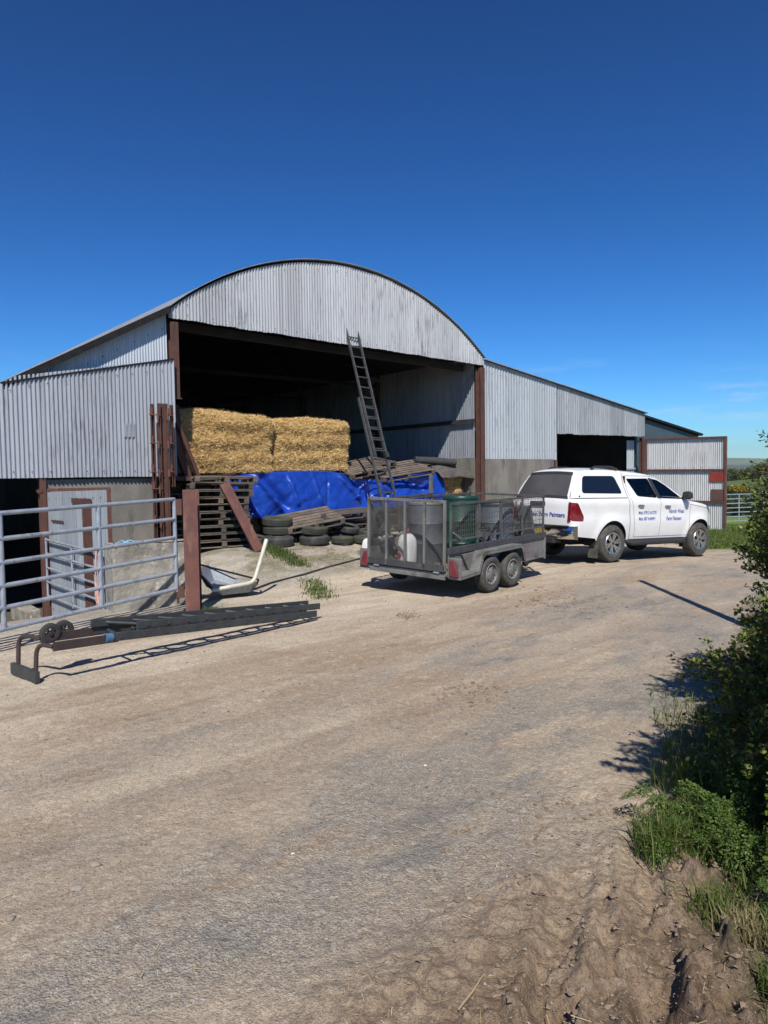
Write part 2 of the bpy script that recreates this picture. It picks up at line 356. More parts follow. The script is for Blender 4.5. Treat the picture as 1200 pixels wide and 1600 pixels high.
w=bpy.data.worlds.new('World'); sc.world=w; w.use_nodes=True; nt=w.node_tree; nt.nodes.clear()
ow=nt.nodes.new('ShaderNodeOutputWorld'); bg=nt.nodes.new('ShaderNodeBackground'); sky=nt.nodes.new('ShaderNodeTexSky'); sky.sky_type='NISHITA'; sky.sun_disc=False
sky.sun_elevation=R(SUN_EL); sky.sun_rotation=R(180+SUN_AZ); sky.altitude=500; sky.air_density=1.0; sky.dust_density=.0; sky.ozone_density=5.0
bg.inputs[1].default_value=.10
gm0=nt.nodes.new('ShaderNodeVectorMath'); gm0.operation='SCALE'; gm0.inputs['Scale'].default_value=.12; L(nt,sky.outputs[0],gm0.inputs[0])
gm=nt.nodes.new('ShaderNodeGamma'); gm.inputs[1].default_value=1.55; L(nt,gm0.outputs[0],gm.inputs[0])
gm1=nt.nodes.new('ShaderNodeVectorMath'); gm1.operation='SCALE'; gm1.inputs['Scale'].default_value=9.0; L(nt,gm.outputs[0],gm1.inputs[0])
hs=nt.nodes.new('ShaderNodeHueSaturation'); hs.inputs['Saturation'].default_value=1.06; L(nt,mixc(nt,1.0,gm1.outputs[0],(.54,.84,1.0),'MULTIPLY'),hs.inputs['Color'])
# thin wisps of cloud low over the hills
tc=nt.nodes.new('ShaderNodeTexCoord'); mp=nt.nodes.new('ShaderNodeMapping'); mp.inputs['Scale'].default_value=(5,5,34); L(nt,tc.outputs['Generated'],mp.inputs[0])
cn=nt.nodes.new('ShaderNodeTexNoise'); cn.inputs['Scale'].default_value=1.6; cn.inputs['Detail'].default_value=7; cn.inputs['Roughness'].default_value=.62; L(nt,mp.outputs[0],cn.inputs['Vector'])
sx=nt.nodes.new('ShaderNodeSeparateXYZ'); L(nt,tc.outputs['Generated'],sx.inputs[0])
bandm=math_(nt,'MULTIPLY',ramp(nt,sx.outputs[2],.04,.085),math_(nt,'SUBTRACT',1,ramp(nt,sx.outputs[2],.10,.17)))
cl=math_(nt,'MULTIPLY',math_(nt,'MULTIPLY',ramp(nt,cn.outputs[0],.50,.72),bandm),.32)
L(nt,mixc(nt,cl,hs.outputs[0],(6.0,6.8,8.0)),bg.inputs[0]); L(nt,bg.outputs[0],ow.inputs[0])
sc.view_settings.view_transform='Standard'; sc.view_settings.look='None'; sc.view_settings.exposure=.35; sc.view_settings.gamma=1
# ------------------------------------------------------------------ ground (one sheet)
def axis(segs):
    out=[segs[0][0]]
    for a,b,st0,st1 in segs:
        n=max(1,int(round((b-a)/((st0+st1)/2)))); t=np.linspace(0,1,n+1)[1:]
        if abs(st1/st0)>3: 
            u=(np.exp(t*math.log(st1/st0))-1)/(st1/st0-1)
        else: u=t+(st0-st1)/(st0+st1)*(t-t*t)
        out.extend(list(a+(b-a)*u))
    return np.array(out)
xs=axis([(-6000,-60,600,600),(-60,-12,4,4),(-12,-4,.12,.12),(-4,-1.4,.03,.03),(-1.4,2.3,.0125,.0125),(2.3,5,.035,.035),(5,16,.14,.14),(16,160,3,3),(160,900,22,22),(900,5200,120,120)])
ys=axis([(-400,-10,60,60),(-10,1.9,.35,.35),(1.9,4.2,.011,.011),(4.2,7,.02,.02),(7,11,.035,.035),(11,22,.10,.10),(22,60,.8,.8),(60,260,4,4),(260,1500,40,40),(1500,7600,120,120)])
X,Y=np.meshgrid(xs,ys,indexing='ij')
Z=gz(X,Y)
q=-.77*X+.64*Y; u=.64*X+.77*Y
s_=(X-O0.x)*EX.x+(Y-O0.y)*EX.y; d_=(X-O0.x)*NY.x+(Y-O0.y)*NY.y
wob=(fbm(u*.45,q*.8,5,4)-.5)*1.6
mud=1-sst(q+wob*.8,.95,2.3)
tar=sst(q+wob,1.4,2.4)*(1-sst(q+wob*1.3,3.9,5.4))
# road runs on to the right behind the pole shadow
tar=np.maximum(tar, sst(q+wob,1.0,2.0)*(1-sst(q+wob,4.2,6.2))*sst(u,6,9))
patch=sst(fbm(u*.5+3,q*1.1,11,5,.6),.40,.60)
tar=tar*(.35+.65*patch)
near=1-sst(Y,7,12)
# displacement
rug=fbm(X*3.3,Y*3.3,21,5,.55)-.5
rid=1-np.abs(2*fbm(X*4.5,Y*4.5,31,4,.5)-1)*2.2
clod=np.maximum(fbm(X*7,Y*7,41,4,.55)-.47,0)
clod2=np.maximum(vnoise(X*16+3*rug,Y*16,44)-.55,0)*.5
ter=np.floor((fbm(X*2.6,Y*2.6,51,3)+.0)*7)/7          # broken crust steps
lump=np.maximum(fbm(X*11+rug*2,Y*11,46,3,.6)-.5,0); mudh=.085*rug+.20*clod+.08*clod2+.20*lump+.07*(ter-.5)+(vnoise(X*28,Y*28,48)-.5)*.012
# wheel ruts along the bank in the right foreground
for off,dep,wd,ph in ((.17,.085,.085,0.),(-.22,.075,.085,1.3),(.52,.05,.07,2.2)):
    c=.78+.30*(Y-2.3)+off+.05*np.sin(Y*1.7+ph)+.04*(vnoise(Y*2.2,Y*0,60+int(ph*3))-.5)
    t=(X-c)/wd
    mudh=mudh-dep*np.exp(-t**4)*(1-sst(Y,3.4,4.0))*(.6+.4*vnoise(Y*3,X*1,66))
    mudh=mudh+.030*np.exp(-((np.abs(t)-1.45)/.32)**2)*(1-sst(Y,3.4,4.0))*(.4+1.2*vnoise(Y*9,X*9,67))
grit=(vnoise(X*34,Y*34,71)-.5)*.008+(vnoise(X*70,Y*70,72)-.5)*.0045
dirth=.022*rug+.010*(fbm(X*9,Y*9,75,3)-.5)+grit*.5+.022*clod*sst(fbm(X*.7,Y*.7,78),.5,.65)
Z=Z+near*mud*mudh+near*(1-mud)*(dirth*(1-.6*tar)+grit*tar)+(1-near)*(.012*rug)*(1-sst(Y,22,30))
# concrete apron in front of the barn: smooth; its edge line
apron=sst(-d_,-1,.2)*(1-sst(-d_+(fbm(X*.8,Y*.8,81)-.5)*1.2,3.1,3.9))*sst(s_,-1.2,-.4)*(1-sst(s_+(fbm(X,Y,83)-.5)*1.4,2.6,4.2))
shedfl=(1-sst(s_,-1.2,-.6))*sst(d_,-5.2,-4.2)
conc=np.clip(np.maximum(apron,shedfl),0,1)
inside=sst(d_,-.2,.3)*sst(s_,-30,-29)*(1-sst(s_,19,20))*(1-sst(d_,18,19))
pale=sst(q+wob*.7,5.2,7.2)
far=sst(Y,22,24)*(1-inside)
verge=sst(X-.0*Y+(fbm(X*1.5,Y*1.5,85)-.5)*.8,0,.2)*sst(Y-.30*X+(fbm(X*1.3,Y*1.3,86)-.5)*.9,15.6,16.2)*sst(X,8.0,8.6)*sst(s_,10,12)
grassm=np.clip(np.maximum(far,verge),0,1)
bank=sst(X-.55*Y+.62+(fbm(X*3,Y*3,88)-.5)*.35,.15,.35)*(1-sst(Y,9,11))*sst(X,1,1.4)
moss=(sst(fbm(X*2.2,Y*2.2,91,4),.46,.62)*sst(-d_,-.5,.5)*(1-sst(-d_,2.2,3.6))*sst(s_,-.8,-.2)*(1-sst(s_,5,7)))
gro=grid_obj('ground',np.stack([X,Y,Z],-1).reshape(-1,3),len(xs),len(ys),None or bpy.data.materials.new('ground_surface'))
tag(gro,kind='structure')
me=gro.data
for nm,chs in (('mask',(tar,mud,np.clip(conc,0,1),pale)),('mask2',(grassm,np.clip(moss,0,1),np.clip(bank,0,1),np.clip(inside,0,1)))):
    a=me.attributes.new(nm,'FLOAT_COLOR','POINT'); a.data.foreach_set('color',np.stack([np.broadcast_to(c,X.shape) for c in chs],-1).reshape(-1).astype(np.float32))
m=me.materials[0]; m.use_nodes=True; nt=m.node_tree; nt.nodes.clear(); out=nt.nodes.new('ShaderNodeOutputMaterial'); b=nt.nodes.new('ShaderNodeBsdfPrincipled'); L(nt,b.outputs[0],out.inputs[0])
def att(nm):
    a=nt.nodes.new('ShaderNodeAttribute'); a.attribute_name=nm; s=nt.nodes.new('ShaderNodeSeparateColor'); L(nt,a.outputs['Color'],s.inputs[0]); return s.outputs[0],s.outputs[1],s.outputs[2],a.outputs['Alpha']
t_,mu_,co_,pa_=att('mask'); gr_,mo_,ba_,in_=att('mask2')
# rotate coordinates into the road's direction for streaks
def rnoise(scale,detail,rough,st,off=0):
    tc=nt.nodes.new('ShaderNodeTexCoord'); mp=nt.nodes.new('ShaderNodeMapping'); mp.vector_type='TEXTURE'; mp.inputs['Rotation'].default_value=(0,0,R(42)); mp.inputs['Location'].default_value=(off,off,0); mp.inputs['Scale'].default_value=(1/st[0],1/st[1],1)
    n=nt.nodes.new('ShaderNodeTexNoise'); n.inputs['Scale'].default_value=scale; n.inputs['Detail'].default_value=detail; n.inputs['Roughness'].default_value=rough; L(nt,tc.outputs['Object'],mp.inputs[0]); L(nt,mp.outputs[0],n.inputs['Vector']); return n.outputs[0]
streak=rnoise(1.0,7,.62,(.35,1.3)); streak2=rnoise(2.4,7,.68,(.5,1.4),9.)
fine=noise(nt,60,4,.7); fine2=noise(nt,190,3,.6,off=4.); med=noise(nt,9,6,.65,off=2.)
dirt=mixc(nt,ramp(nt,streak,.34,.66),(.300,.228,.160),(.415,.338,.250))
dirt=mixc(nt,ramp(nt,streak2,.50,.72),dirt,(.245,.172,.112))
dirt=mixc(nt,math_(nt,'MULTIPLY',ramp(nt,med,.54,.70),.75),dirt,(.45,.385,.30))
pale=mixc(nt,ramp(nt,streak2,.35,.65),(.47,.40,.31),(.37,.305,.23))
dirt=mixc(nt,pa_,dirt,pale)
trk=rnoise(1.0,6,.6,(.10,2.1),33.)
dirt=mixc(nt,math_(nt,'MULTIPLY',ramp(nt,trk,.52,.66),.35),dirt,(.225,.155,.10))
# aggregate of the worn tarmac: voronoi stones, dust in between
vo=nt.nodes.new('ShaderNodeTexVoronoi'); vo.inputs['Scale'].default_value=85; tc=nt.nodes.new('ShaderNodeTexCoord'); L(nt,tc.outputs['Object'],vo.inputs['Vector'])
stn=nt.nodes.new('ShaderNodeSeparateColor'); L(nt,vo.outputs['Color'],stn.inputs[0])
agg=mixc(nt,stn.outputs[0],(.165,.156,.142),(.36,.337,.305))
agg=mixc(nt,ramp(nt,vo.outputs['Distance'],.25,.6),agg,(.275,.235,.185))
agg=mixc(nt,math_(nt,'MULTIPLY',ramp(nt,rnoise(2.3,9,.72,(.6,1.1),17.),.50,.62),.55),agg,(.135,.132,.128))
tmask=math_(nt,'MULTIPLY',t_,ramp(nt,math_(nt,'ADD',math_(nt,'MULTIPLY',fine,.45),math_(nt,'MULTIPLY',streak2,.55)),.34,.56))
tmask=math_(nt,'MULTIPLY',math_(nt,'MINIMUM',math_(nt,'MULTIPLY',tmask,1.25),1),math_(nt,'SUBTRACT',1,math_(nt,'MULTIPLY',ramp(nt,rnoise(1.1,8,.7,(.45,1.2),51.),.52,.60),.85)))
c=mixc(nt,tmask,dirt,agg)
mudc=mixc(nt,ramp(nt,noise(nt,3.2,6,.6,off=6.),.35,.65),(.115,.078,.052),(.20,.145,.10))
mudc=mixc(nt,math_(nt,'MULTIPLY',ramp(nt,noise(nt,11,6,.6,off=7.),.55,.75),.6),mudc,(.28,.22,.16))
mudc=mixc(nt,math_(nt,'MULTIPLY',ramp(nt,noise(nt,1.7,5,.6,off=3.4),.56,.70),.75),mudc,(.105,.072,.050))
c=mixc(nt,mu_,c,mudc)
conc_c=mixc(nt,ramp(nt,noise(nt,2.0,6,.65,off=11.),.35,.68),(.25,.225,.185),(.36,.33,.275))
c=mixc(nt,math_(nt,'MULTIPLY',co_,.9),c,conc_c)
c=mixc(nt,math_(nt,'MULTIPLY',mo_,.75),c,mixc(nt,ramp(nt,med,.4,.6),(.115,.115,.06),(.18,.165,.11)))
c=mixc(nt,ba_,c,mixc(nt,ramp(nt,med,.4,.6),(.075,.062,.036),(.13,.10,.066)))
grs=mixc(nt,ramp(nt,noise(nt,.05,6,.7,off=1.),.4,.6),(.105,.165,.035),(.135,.185,.045))
grs=mixc(nt,ramp(nt,noise(nt,.006,5,.7,off=40.),.46,.54),grs,(.075,.10,.036))
c=mixc(nt,gr_,c,grs)
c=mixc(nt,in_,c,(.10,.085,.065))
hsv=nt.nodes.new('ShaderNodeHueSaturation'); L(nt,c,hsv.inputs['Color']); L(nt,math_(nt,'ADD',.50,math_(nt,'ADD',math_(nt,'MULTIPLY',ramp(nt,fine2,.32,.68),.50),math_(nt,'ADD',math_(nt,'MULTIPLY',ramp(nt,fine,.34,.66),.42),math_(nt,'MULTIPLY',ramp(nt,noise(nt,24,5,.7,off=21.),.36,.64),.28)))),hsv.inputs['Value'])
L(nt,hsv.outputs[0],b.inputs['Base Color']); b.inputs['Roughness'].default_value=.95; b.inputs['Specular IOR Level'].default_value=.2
bh=math_(nt,'ADD',math_(nt,'MULTIPLY',fine,.6),math_(nt,'ADD',math_(nt,'MULTIPLY',fine2,.3),math_(nt,'MULTIPLY',vo.outputs['Distance'],math_(nt,'MULTIPLY',t_,-.35))))
bump(nt,b,bh,1.0,.022)
# ------------------------------------------------------------------ hay barn and lean-tos
def corr(mb,a0,a1,fixed,bot,top,pitch=.0762,amp=.018,axis='s',spp=6,rag=0.,bolts=None,boltmi=1,lap=.0):
    n=int((a1-a0)/pitch*spp); vs=[]; fs=[]; nr=2
    for i in range(n+1):
        a=a0+(a1-a0)*i/n; o=amp*math.sin(2*math.pi*i/spp)+lap*((int((a+50)/.66))%2)
        zb=bot(a) if callable(bot) else bot; zt=top(a) if callable(top) else top
        if rag: zb+=rag*(random.random()-.5)*.5+rag*(vnoise(a*2.5,0,5)-.5)
        for z in (zb,zt): vs.append((a,fixed+o,z) if axis=='s' else (fixed+o,a,z))
    for i in range(n): fs.append((2*i,2*i+1,2*i+3,2*i+2))
    mb.add(vs,fs,0)
    if bolts:
        a=a0+.1
        while a<a1:
            zb=bot(a) if callable(bot) else bot; zt=top(a) if callable(top) else top
            for z in bolts(zb,zt):
                if zb+.03<z<zt-.03:
                    r=.013; c=(a,fixed-amp-.006,z) if axis=='s' else (fixed-amp-.006,a,z)
                    k=8; ring=[(c[0]+r*math.cos(6.283*j/k),c[1],c[2]+r*math.sin(6.283*j/k)) if axis=='s' else (c[0],c[1]+r*math.cos(6.283*j/k),c[2]+r*math.sin(6.283*j/k)) for j in range(k)]
                    tip=(c[0],c[1]-.008,c[2]) if axis=='s' else (c[0]-.008,c[1],c[2])
                    mb.add(ring+[tip],[(j,(j+1)%k,k) for j in range(k)],boltmi)
            a+=.305+random.uniform(-.03,.03)
    return mb
barn=thing('hay_barn','grey corrugated hay barn with a curved roof and wide open front above the straw bales','barn',O0,BARN_RZ)
CS=4.79; AR=(4.79**2+1.74**2)/(2*1.74)
def eave(s): return 5.25-.0135*s
def arch(s):
    x=s-CS; return math.sqrt(max(AR*AR-x*x,.01))-AR+7.12-.012*(s-CS)
# gable
g=MB(); corr(g,.0,9.58,-.06,lambda a:eave(a)-.02,lambda a:arch(a)-.05,rag=.035,bolts=lambda b,t:[b+.1,t-.16] if t-b>.4 else [],lap=.010)
g.build('gable_sheet',[M['gable'],M['bolt']],barn,smooth=50)
# roof skin (arched, corrugated along its length) with visible edge
def archstrip(mb,d0,d1,off,nn=160,amp=.0,s0=-.05,s1=9.63,th=.02):
    prof=[]
    for i in range(nn+1):
        s=s0+(s1-s0)*i/nn; prof.append((s,arch(min(max(s,.0),9.58))+off-(.25*max(0,-s)+.25*max(0,s-9.58))))
    vs=[]; 
    for (s,z) in prof: vs+= [(s,d0,z),(s,d1,z),(s,d0,z-th),(s,d1,z-th)]
    fs=[]
    for i in range(nn):
        a=4*i; b_=a+4
        fs+=[(a,a+1,b_+1,b_),(a+2,b_+2,b_+3,a+3),(a,b_,b_+2,a+2),(a+1,a+3,b_+3,b_+1)]
    return mb.add(vs,fs)
r_=MB(); archstrip(r_,-.105,18.2,.015,th=.012); r_.build('roof',M['roof'],barn,smooth=40)
r_=MB(); archstrip(r_,-.118,-.05,.022,th=.014); r_.build('verge_trim',M['edge'],barn,smooth=40)
r_=MB(); archstrip(r_,.02,18.1,-.03,th=.015); r_.build('shade_lining',M['in_shade'],barn,smooth=40)  # dark sheet added under the roof, shade put into its colour
# eave beam, ribs and purlins inside
bm_=MB(); bm_.beam((.16,.62,5.22),(9.4,.62,5.08),.12,.18); bm_.build('eave_beam',M['in_shade'],barn)  # steel beam coloured near black to stand for shade behind the gable
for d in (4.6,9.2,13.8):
    t=MB(); t.tube([(s,d,arch(s)-.18) for s in np.linspace(.1,9.48,30)],.05,6); t.beam((.1,d,4.95),(9.48,d,4.95),.06,.10); t.build('roof_rib',M['in_shade'],barn,smooth=40)
    for s in (.14,9.44):
        t=MB(); t.ibeam((s,d,.2),(s,d,5.1),.15,.2,(1,0,0)); t.build('inner_post',M['rust'],barn)
p=MB()
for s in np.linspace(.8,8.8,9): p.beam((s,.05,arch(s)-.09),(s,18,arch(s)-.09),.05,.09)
p.build('purlin',M['in_shade'],barn)
# front posts
t=MB(); t.ibeam((.115,.05,3.60),(.115,.05,5.16),.18,.20,(0,1,0)); t.box((.115,-.05,3.585),(.23,.05,.03)); t.build('post',M['rust'],barn,bevel=.004)
t=MB(); t.ibeam((.02,.42,.2),(.02,.42,3.75),.14,.16,(0,1,0)); t.build('lower_post',M['rust'],barn)
t=MB(); t.ibeam((9.47,-.02,-.1),(9.47,-.02,5.02),.19,.20,(0,1,0)); t.build('post',M['rust'],barn,bevel=.004)
# inner walls: sheet above, concrete below
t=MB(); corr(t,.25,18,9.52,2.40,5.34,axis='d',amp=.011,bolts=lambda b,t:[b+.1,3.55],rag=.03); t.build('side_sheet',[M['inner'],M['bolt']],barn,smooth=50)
t=MB(); t.beam((9.43,.2,3.50),(9.43,18,3.50),.06,.11); t.build('side_rail',M['in_shade'],barn)
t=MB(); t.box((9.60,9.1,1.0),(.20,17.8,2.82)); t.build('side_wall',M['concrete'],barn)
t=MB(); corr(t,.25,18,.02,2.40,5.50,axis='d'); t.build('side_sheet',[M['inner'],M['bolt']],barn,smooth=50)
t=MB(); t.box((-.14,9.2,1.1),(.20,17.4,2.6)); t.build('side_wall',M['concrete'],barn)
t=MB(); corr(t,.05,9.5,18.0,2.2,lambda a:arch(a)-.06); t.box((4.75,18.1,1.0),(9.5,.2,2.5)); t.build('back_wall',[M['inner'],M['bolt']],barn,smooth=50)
# ---- left lean-to
ll=thing('lean_to_shed','corrugated lean-to left of the barn with a dark low opening behind the gate','shed',O0,BARN_RZ)
def lroof(s): return 5.47+.564*s if s>-3.3 else 5.47-.564*3.3+.40*(s+3.3)
t=MB()
vs=[];
SS=[.0,-1,-2,-3.3,-5.6]
for s in SS: vs+=[(s,-.16,lroof(s)),(s,18,lroof(s)),(s,-.16,lroof(s)-.012),(s,18,lroof(s)-.012)]
fs=[]
for i in range(4):
    a=4*i;b2=a+4; fs+=[(a,a+1,b2+1,b2),(a+2,b2+2,b2+3,a+3),(a,b2,b2+2,a+2),(a+1,a+3,b2+3,b2+1)]
t.add(vs,fs); t.build('roof',M['roof'],ll)
t=MB(); t.prism([(-.01,5.44),(-3.3,lroof(-3.3)-.03),(-5.6,lroof(-5.6)-.03),(-5.6,lroof(-5.6)-.15),(-3.3,lroof(-3.3)-.15),(-.01,5.31)],-.155,-.09); t.build('fascia',M['fascia'],ll)
t=MB(); corr(t,-3.25,-.015,.06,3.5,lambda a:max(lroof(a)-.05,3.51),pitch=.058,amp=.008,bolts=lambda b,t:[t-.35]); t.build('upper_sheet',[M['upper'],M['bolt']],ll,smooth=50)
def ptop(s): return min(4.36+.192*s, lroof(s)-.02)
t=MB(); corr(t,-5.6,.03,-.17,lambda a:1.965,ptop,bolts=lambda b,t:[b+.11,t-.2],rag=.012,lap=.010)
# torn flap
for k,a in enumerate((-1.02,-.94,-.86)): t.add([(a-.028,-.186-.004,2.75),(a+.028,-.186-.004,2.75),(a+.024,-.205,3.02+.02*(k==1)),(a-.024,-.205,3.02)],[(0,1,2,3)])
t.build('front_sheet',[M['panel'],M['bolt']],ll,smooth=50)
t=MB(); t.beam((-5.6,-.175,ptop(-5.6)+.0),(-3.4,-.175,ptop(-3.4)),.03,.025); t.beam((-3.2,-.175,ptop(-3.2)+.005),(.03,-.175,ptop(.03)+.005),.035,.03); t.build('sheet_trim',M['fascia'],ll)
t=MB(); t.box((-1.44,.03,.60),(2.10,.20,2.66)); t.build('concrete_wall',M['concrete'],ll)
t=MB(); t.ibeam((-2.56,-.08,-.85),(-2.56,-.08,1.95),.11,.12,(0,1,0)); t.box((-2.62,-.12,1.72),(.09,.07,.05)); t.build('door_post',M['rust'],ll)
t=MB(); t.box((-4.1,17.9,1.0),(5.2,.15,4)); t.build('back_wall',M['in_shade'],ll)
t=MB(); t.box((-5.55,9,.9),(.12,17.8,3.4)); t.build('outer_wall',M['in_shade'],ll)
t=MB(); t.box((-2.8,.45,-.62),(.28,1.1,.30)); t.build('kerb',M['block'],ll,bevel=.02)
for k in range(7):   # chinks: twine and cubicle rails in the gloom
    pass
t=MB()
for k,(s,d) in enumerate(((-3.3,2.5),(-3.9,2.5),(-3.05,4.5),(-3.6,4.5))):
    t=MB(); t.tube([(s,d,-.75),(s,d,.3),(s+.1,d+.15,.42),(s+.25,d+1.2,.42)],.025,6); t.build('cubicle_rail',M['galvp'],ll,smooth=60)
# side door swung out with a pipe gate on it
dp0=W(-2.50,-.16,0); dp1=Vector((-4.42,11.35,0)); dl=(dp1-dp0); DLn=dl.length; drz=math.atan2(dl.y,dl.x)
sd_=thing('shed_door','dented blue-grey sheeted shed door with a brown stripe, swung open beside the concrete block','door',(dp0.x,dp0.y,0),drz)
t=MB(); n_=int(DLn/.076*6)
corr(t,0.03,DLn-.03,0,lambda a:-.60-.02*a,lambda a:1.70+.022*a,pitch=.0762,amp=.008,rag=.03,bolts=lambda b,t:[b+.15,t-.12,.6]); t.build('door_sheet',[M['door2'],M['bolt']],sd_,smooth=50)
t=MB(); t.box((DLn*.70,-.018,.50),(.34,.012,2.15)); t.build('brown_strip',M['rust'],sd_)
t=MB(); t.box((DLn*.62,-.021,1.56),(.80,.010,.09)); t.box((.5,-.021,1.18),(.55,.008,.035)); t.build('rust_patch',M['rust'],sd_)
t=MB(); t.beam((0,.03,1.74),(DLn,.03,1.77),.05,.05); t.beam((0,.03,-.62),(DLn,.03,-.66),.05,.05); t.beam((DLn,.03,-.62),(DLn,.03,1.78),.05,.05,(1,0,0)); t.beam((0.0,.03,-.64),(0,.03,1.74),.05,.05,(1,0,0)); t.build('door_frame',M['rust2'],sd_)
gd=MB(); 
for k in range(5):
    z=.78-.26*k; gd.tube([(.06,-.07,z+.05),(DLn-.12,-.07,z-.05)],.021,8)
for a in (.06,DLn*.48,DLn-.12): gd.tube([(a,-.07,.86 if a<1 else .76),(a,-.07,-.30)],.021,8)
gd.build('pipe_rails',M['galvp'],sd_,smooth=60)
tw=MB()
for k in range(9):
    a=DLn-.22+random.uniform(-.08,.06); tw.tube([(a,-.09,.80),(a+random.uniform(-.05,.05),-.11,.45),(a+random.uniform(-.06,.06),-.10,.25),(a+random.uniform(-.09,.09),-.11,-.05+random.uniform(-.15,.1))],.006,4)
tw.build('orange_twine',M['twine_o'],sd_)
# ---- right lean-to
rl=thing('lean_to_shed','long grey corrugated lean-to right of the barn with a dark doorway behind the pickup','shed',O0,BARN_RZ)
def rroof(s): return 5.28-.128*(s-9.58)
t=MB(); corr(t,9.585,13.12,-.05,lambda a:2.36,lambda a:rroof(a)-.03,pitch=.125,amp=.012,spp=8,rag=.02,bolts=lambda b,t:[b+.3,t-.3]); t.build('front_sheet',[M['lean'],M['bolt']],rl,smooth=50)
t=MB(); corr(t,13.13,18.5,-.045,lambda a:3.20+.008*(a-13),lambda a:rroof(a)-.03,pitch=.125,amp=.012,spp=8,rag=.05); t.build('door_head_sheet',[M['leandirty'],M['bolt']],rl,smooth=50)
t=MB(); t.prism([(9.56,5.28),(18.56,rroof(18.56)),(18.56,rroof(18.56)-.03),(9.56,5.25)],-.15,18); t.build('roof',M['roof'],rl)
t=MB(); t.prism([(9.60,5.272),(18.54,rroof(18.54)-.008),(18.54,rroof(18.54)-.045),(9.60,5.235)],-.135,-.09); t.build('fascia',M['fascia'],rl)
t=MB(); t.box((11.28,.02,1.05),(3.3,.16,2.64)); t.build('concrete_wall',M['concrete'],rl)
t=MB(); t.ibeam((13.05,.0,-.3),(13.05,.0,2.35),.12,.13,(0,1,0)); t.build('door_post',M['rust2'],rl)
t=MB(); t.ibeam((18.46,.05,-.3),(18.46,.05,3.2),.12,.13,(0,1,0)); t.build('door_post',M['rust'],rl)
t=MB(); corr(t,13.16,13.62,.35,.4,2.98,pitch=.125,amp=.012,spp=8); t.build('door_lining',[M['upper'],M['bolt']],rl,smooth=50)
t=MB(); corr(t,17.85,18.38,.30,-.2,3.10,pitch=.125,amp=.012,spp=8); t.beam((17.85,.26,2.05),(18.38,.26,2.05),.03,.06); t.build('door_lining',[M['upper'],M['bolt']],rl,smooth=50)
t=MB(); t.box((14.1,18,1.5),(9.2,.12,5)); t.build('back_wall',M['in_shade'],rl)
t=MB(); t.box((18.6,9.2,1.5),(.1,17.6,4.9)); t.build('outer_wall',M['in_shade'],rl)
t=MB(); t.box((13.5,8.9,.95),(7.6,.1,1.9)); t.build('inner_partition',M['in_shade'],rl)
# big sheeted door standing open at its end
h0=W(18.52,-.12,0); h1=Vector((11.57,24.0,0)); dl=h1-h0; DL2=dl.length
bd=thing('barn_door','large pale corrugated door in a red-brown frame, swung open behind the white pickup','door',(h0.x,h0.y,0),math.atan2(dl.y,dl.x))
zt=lambda a:3.13-.08*a/DL2; zb=lambda a:-.12-.05*a/DL2
t=MB(); corr(t,.04,DL2-.04,0,lambda a:zb(a)+.03,lambda a:zt(a)-.02,pitch=.0762,amp=.012,spp=6,bolts=lambda b,t:[b+.12,1.0,2.05,t-.1]); t.build('door_sheet',[M['doorsheet'],M['bolt']],bd,smooth=50)
t=MB()
for k,(za,zc) in enumerate(((zb,zb),(lambda a:.86+.0*a/DL2,)*2,(lambda a:1.98-.03*a/DL2,)*2,(zt,zt))): t.beam((0,-.045,za(0)),(DL2,-.045,za(DL2)),.05,.065)
for a in (0.0,DL2): t.beam((a,-.045,zb(a)-.03),(a,-.045,zt(a)+.03),.06,.07,(1,0,0))
t.build('door_frame',M['rust2'],bd,bevel=.004)
M['redpatch']=mk('red_patch',(.32,.05,.035),(.26,.04,.03),5,rough=.5); M['brownpatch']=mk('brown_patch',(.13,.07,.06),(.11,.06,.05),6,rough=.7)
t=MB(); t.box((DL2-.33,-.035,1.72),(.52,.02,.30)); t.build('red_patch',M['redpatch'],bd)
t=MB(); t.box((DL2-.29,-.035,1.10),(.46,.02,.38)); t.build('brown_patch',M['brownpatch'],bd)
# ---- slate-blue shed behind
SE=24.0
bs=thing('steel_shed','slate-blue clad shed with sloping roof rising behind the big open door','shed',O0,BARN_RZ)
t=MB(); t.prism([(18.72,-.6),(SE,-.6),(SE,3.43),(18.72,4.10)],.6,16); t.build('wall',M['blueshed'],bs)
t=MB(); t.prism([(18.70,4.13),(SE+.12,3.44),(SE+.12,3.53),(18.70,4.22)],.45,16.1); t.build('roof',M['fascia'],bs)
